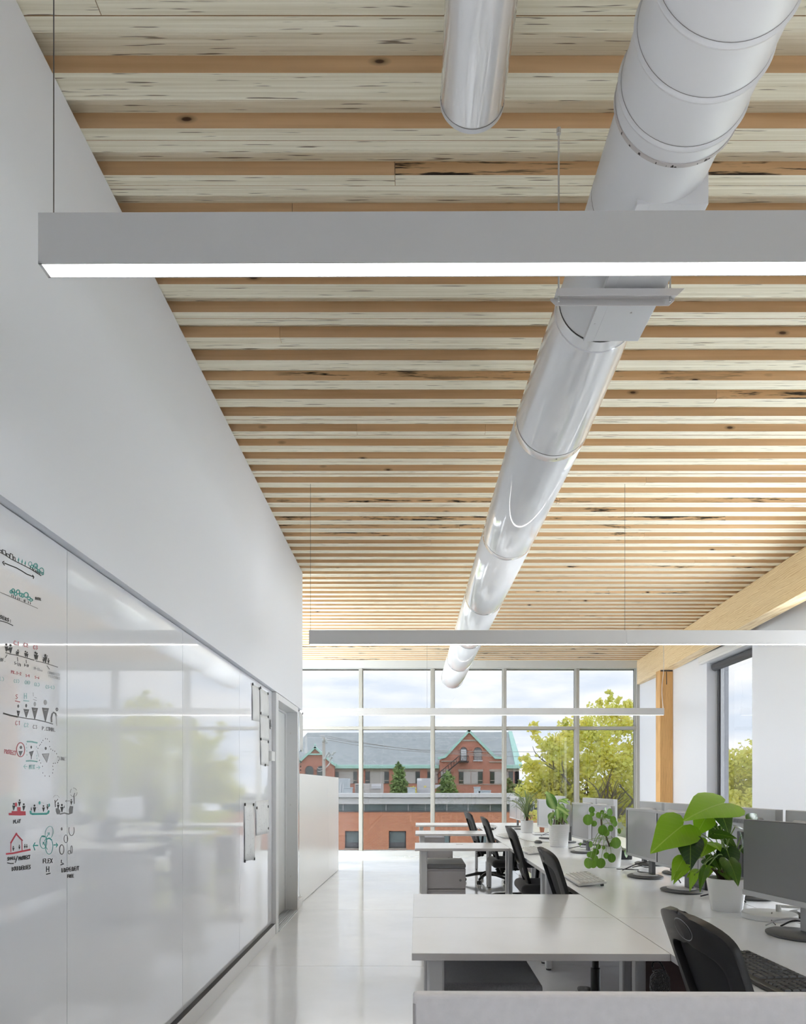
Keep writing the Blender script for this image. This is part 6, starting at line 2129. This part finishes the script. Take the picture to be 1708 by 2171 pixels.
# ---- trees
def foliage(blobs, n, size, seed, per=26, spread=0.42):
    """leaf quads gathered in small sprays scattered through ellipsoids (centre, radii, weight)"""
    rp = random.Random(seed)
    tot = sum(b_[2] for b_ in blobs)
    mb = MB()
    for (c_, r_, w_) in blobs:
        c_ = Vector(c_)
        for _ in range(max(1, int(n * w_ / tot / per))):
            d = Vector((rp.gauss(0, 1), rp.gauss(0, 1), rp.gauss(0, 1))).normalized() * rp.uniform(0.15, 1.0) ** 0.5
            q0 = c_ + Vector((d.x * r_[0], d.y * r_[1], d.z * r_[2]))
            ax = Vector((rp.gauss(0, 1), rp.gauss(0, 1), rp.gauss(0.3, 0.6))).normalized()
            sp_ = min(spread, 0.75 * min(r_[0], r_[2]) + 0.05)
            for _k in range(per):
                p = q0 + ax * rp.uniform(-1, 1) * sp_ + Vector((rp.gauss(0, 1), rp.gauss(0, 1), rp.gauss(0, 1))) * sp_ * 0.28
                s_ = size * rp.uniform(0.6, 1.4)
                t1 = Vector((rp.gauss(0, 1), rp.gauss(0, 1), rp.gauss(0, 0.7))).normalized()
                t2 = t1.orthogonal().normalized()
                t2.rotate(Matrix.Rotation(rp.uniform(0, 6.28), 3, t1))
                q = t1 * s_ * 0.5
                k = t2 * s_ * 0.36
                i = len(mb.v)
                mb.v += [tuple(p - q), tuple(p + k), tuple(p + q), tuple(p - k)]
                mb.f.append((i, i + 1, i + 2, i + 3))
                mb.mi.append(0)
    return mb


def branch(mb, p, d, L, r, depth, rp, tips):
    pts = [p]
    q, dd = Vector(p), Vector(d)
    for k in range(4):
        dd = (dd + Vector((rp.gauss(0, 0.12), rp.gauss(0, 0.12), rp.gauss(0.03, 0.08)))).normalized()
        q = q + dd * (L / 4)
        pts.append(q.copy())
    mb.tube(pts, [r, r * 0.9, r * 0.8, r * 0.7, r * 0.55], 6)
    tips.append(q.copy())
    if depth > 0:
        for k in range(rp.choice([2, 3, 3])):
            nd = (dd + Vector((rp.gauss(0, 0.6), rp.gauss(0, 0.5), rp.gauss(0.2, 0.35)))).normalized()
            branch(mb, pts[rp.choice([2, 3, 4])], nd, L * rp.uniform(0.6, 0.8), r * 0.55, depth - 1, rp, tips)


def maple(px, py_top, Y, label, blobs_px, n, size, mname, seed, trunk_px=None):
    base = at(trunk_px if trunk_px else px, 1700, Y)
    base.z = GROUND
    e = empty('maple_tree', base, 0, label, 'tree', 'maple trees outside')
    rp = random.Random(seed)
    tb, tips = MB(), []
    H = at(px, py_top, Y).z - GROUND
    tb.tube([(0, 0, 0), (0.1, 0, H * 0.25), (0.0, 0, H * 0.42)], [0.32, 0.26, 0.2], 10)
    for k in range(6):
        a = k * 1.05 + rp.uniform(0, 0.5)
        branch(tb, Vector((0.03, 0, H * rp.uniform(0.30, 0.44))), Vector((math.cos(a) * 0.75, math.sin(a) * 0.6, rp.uniform(0.5, 1.3))).normalized(), H * rp.uniform(0.13, 0.19), 0.11, 3, rp, tips)
    tb.build('trunk', 'bark', e, smooth=True)
    bl_ = []
    for (x, y, rx, ry, w_) in blobs_px:
        c_ = at(x, y, Y + rp.uniform(-1.2, 1.2)) - base
        s_ = Y / F_PX
        bl_.append((c_, (rx * s_, rx * s_ * 0.5, ry * s_), w_))
    fo_ = foliage(bl_, n, size, seed).build('foliage', mname, e)
    fo_['kind'] = 'stuff'
    return e


maple(1235, 1462, 27.0, 'tall yellow-green maple right behind the far glazing', [
    (1290, 1480, 5, 16, .12), (1270, 1482, 4, 12, .08), (1309, 1480, 4, 14, .1), (1335, 1496, 10, 12, .2), (1283, 1510, 34, 22, .7), (1130, 1540, 8, 14, .12), (1196, 1530, 5, 18, .15), (1152, 1575, 25, 14, .35), (1175, 1590, 34, 24, .8), (1200, 1560, 22, 20, .5),
    (1240, 1555, 45, 32, 1.4), (1320, 1545, 40, 30, 1.2), (1122, 1622, 26, 12, .4), (1160, 1640, 45, 26, 1.5), (1215, 1625, 50, 40, 2.0), (1285, 1610, 50, 45, 2.4), (1345, 1615, 45, 50, 2.0), (1110, 1605, 10, 6, .1), (1135, 1680, 40, 20, 1.4), (1200, 1680, 60, 25, 2.4), (1290, 1685, 65, 35, 2.6), (1220, 1740, 110, 40, 3.2), (1360, 1720, 60, 40, 1.8), (1400, 1640, 50, 60, 1.5)],
      19000, 0.16, 'maple_leaves', 21, 1262)
maple(1620, 1580, 24.0, 'golden maple seen through the side window', [(1530, 1625, 30, 30, 1.), (1590, 1610, 40, 30, 1.0), (1570, 1665, 60, 40, 2.0), (1640, 1640, 60, 40, 2.), (1600, 1720, 90, 40, 2.), (1700, 1660, 60, 60, 1.5), (1510, 1690, 40, 40, 1.2)],
      11000, 0.15, 'maple_leaves', 33, 1640)
maple(1460, 1470, 34.0, 'green maple further back behind the white wall corner', [(1420, 1600, 60, 60, 1.5), (1470, 1570, 60, 60, 1.5), (1380, 1660, 60, 50, 1.5), (1500, 1640, 60, 60, 1.5)], 9000, 0.18, 'maple_green', 44, 1450)


def conifer(px, ytop, ybot, hw, Y, label, n, seed, mname='conifer_needles', round_=False):
    base = at(px, ybot + 40, Y)
    base.z = GROUND
    e = empty('conifer', base, 0, label, 'tree', 'small trees in front of the brick building')
    top = at(px, ytop, Y).z - GROUND
    bot = at(px, ybot + 30, Y).z - GROUND
    W = hw * Y / F_PX
    MB().tube([(0, 0, 0), (0, 0, top * 0.9)], [0.16, 0.03], 8).build('trunk', 'bark', e, smooth=True)
    rp = random.Random(seed)
    bl_ = []
    for k in range(26):
        t = k / 25
        z = bot + (top - bot) * t
        w_ = W * ((1 - t) ** 0.75 if not round_ else math.sqrt(max(0.02, 1 - (t * 1.15 - 0.15) ** 2 * 0.98)) * (1 - 0.25 * t)) * 1.1 + 0.06
        for j in range(3):
            a = rp.uniform(0, 6.28)
            bl_.append(((w_ * 0.45 * math.cos(a), w_ * 0.45 * math.sin(a), z + rp.uniform(-0.1, 0.1)), (w_ * 0.62, w_ * 0.62, (top - bot) * 0.045), w_ + 0.05))
    fo_ = foliage(bl_, n * 2, 0.17, seed, 10, 0.25).build('foliage', mname, e)
    fo_['kind'] = 'stuff'


conifer(845, 1617, 1682, 27, 52.0, 'pointed green conifer in front of the boarded windows', 3800, 5)
conifer(948, 1640, 1682, 24, 52.0, 'rounder bushy conifer under the fire escape', 3000, 6, round_=True)
conifer(1078, 1652, 1682, 20, 60.0, 'low pale shrub at the right end of the brick building', 1500, 7, 'shrub_leaves', True)
conifer(1102, 1656, 1682, 22, 62.0, 'low pale shrub beside the right brick corner', 1500, 8, 'shrub_leaves', True)
conifer(876, 1668, 1682, 12, 55.0, 'small yellow-green bush between conifer and square cabinet', 600, 9, 'maple_leaves', True)
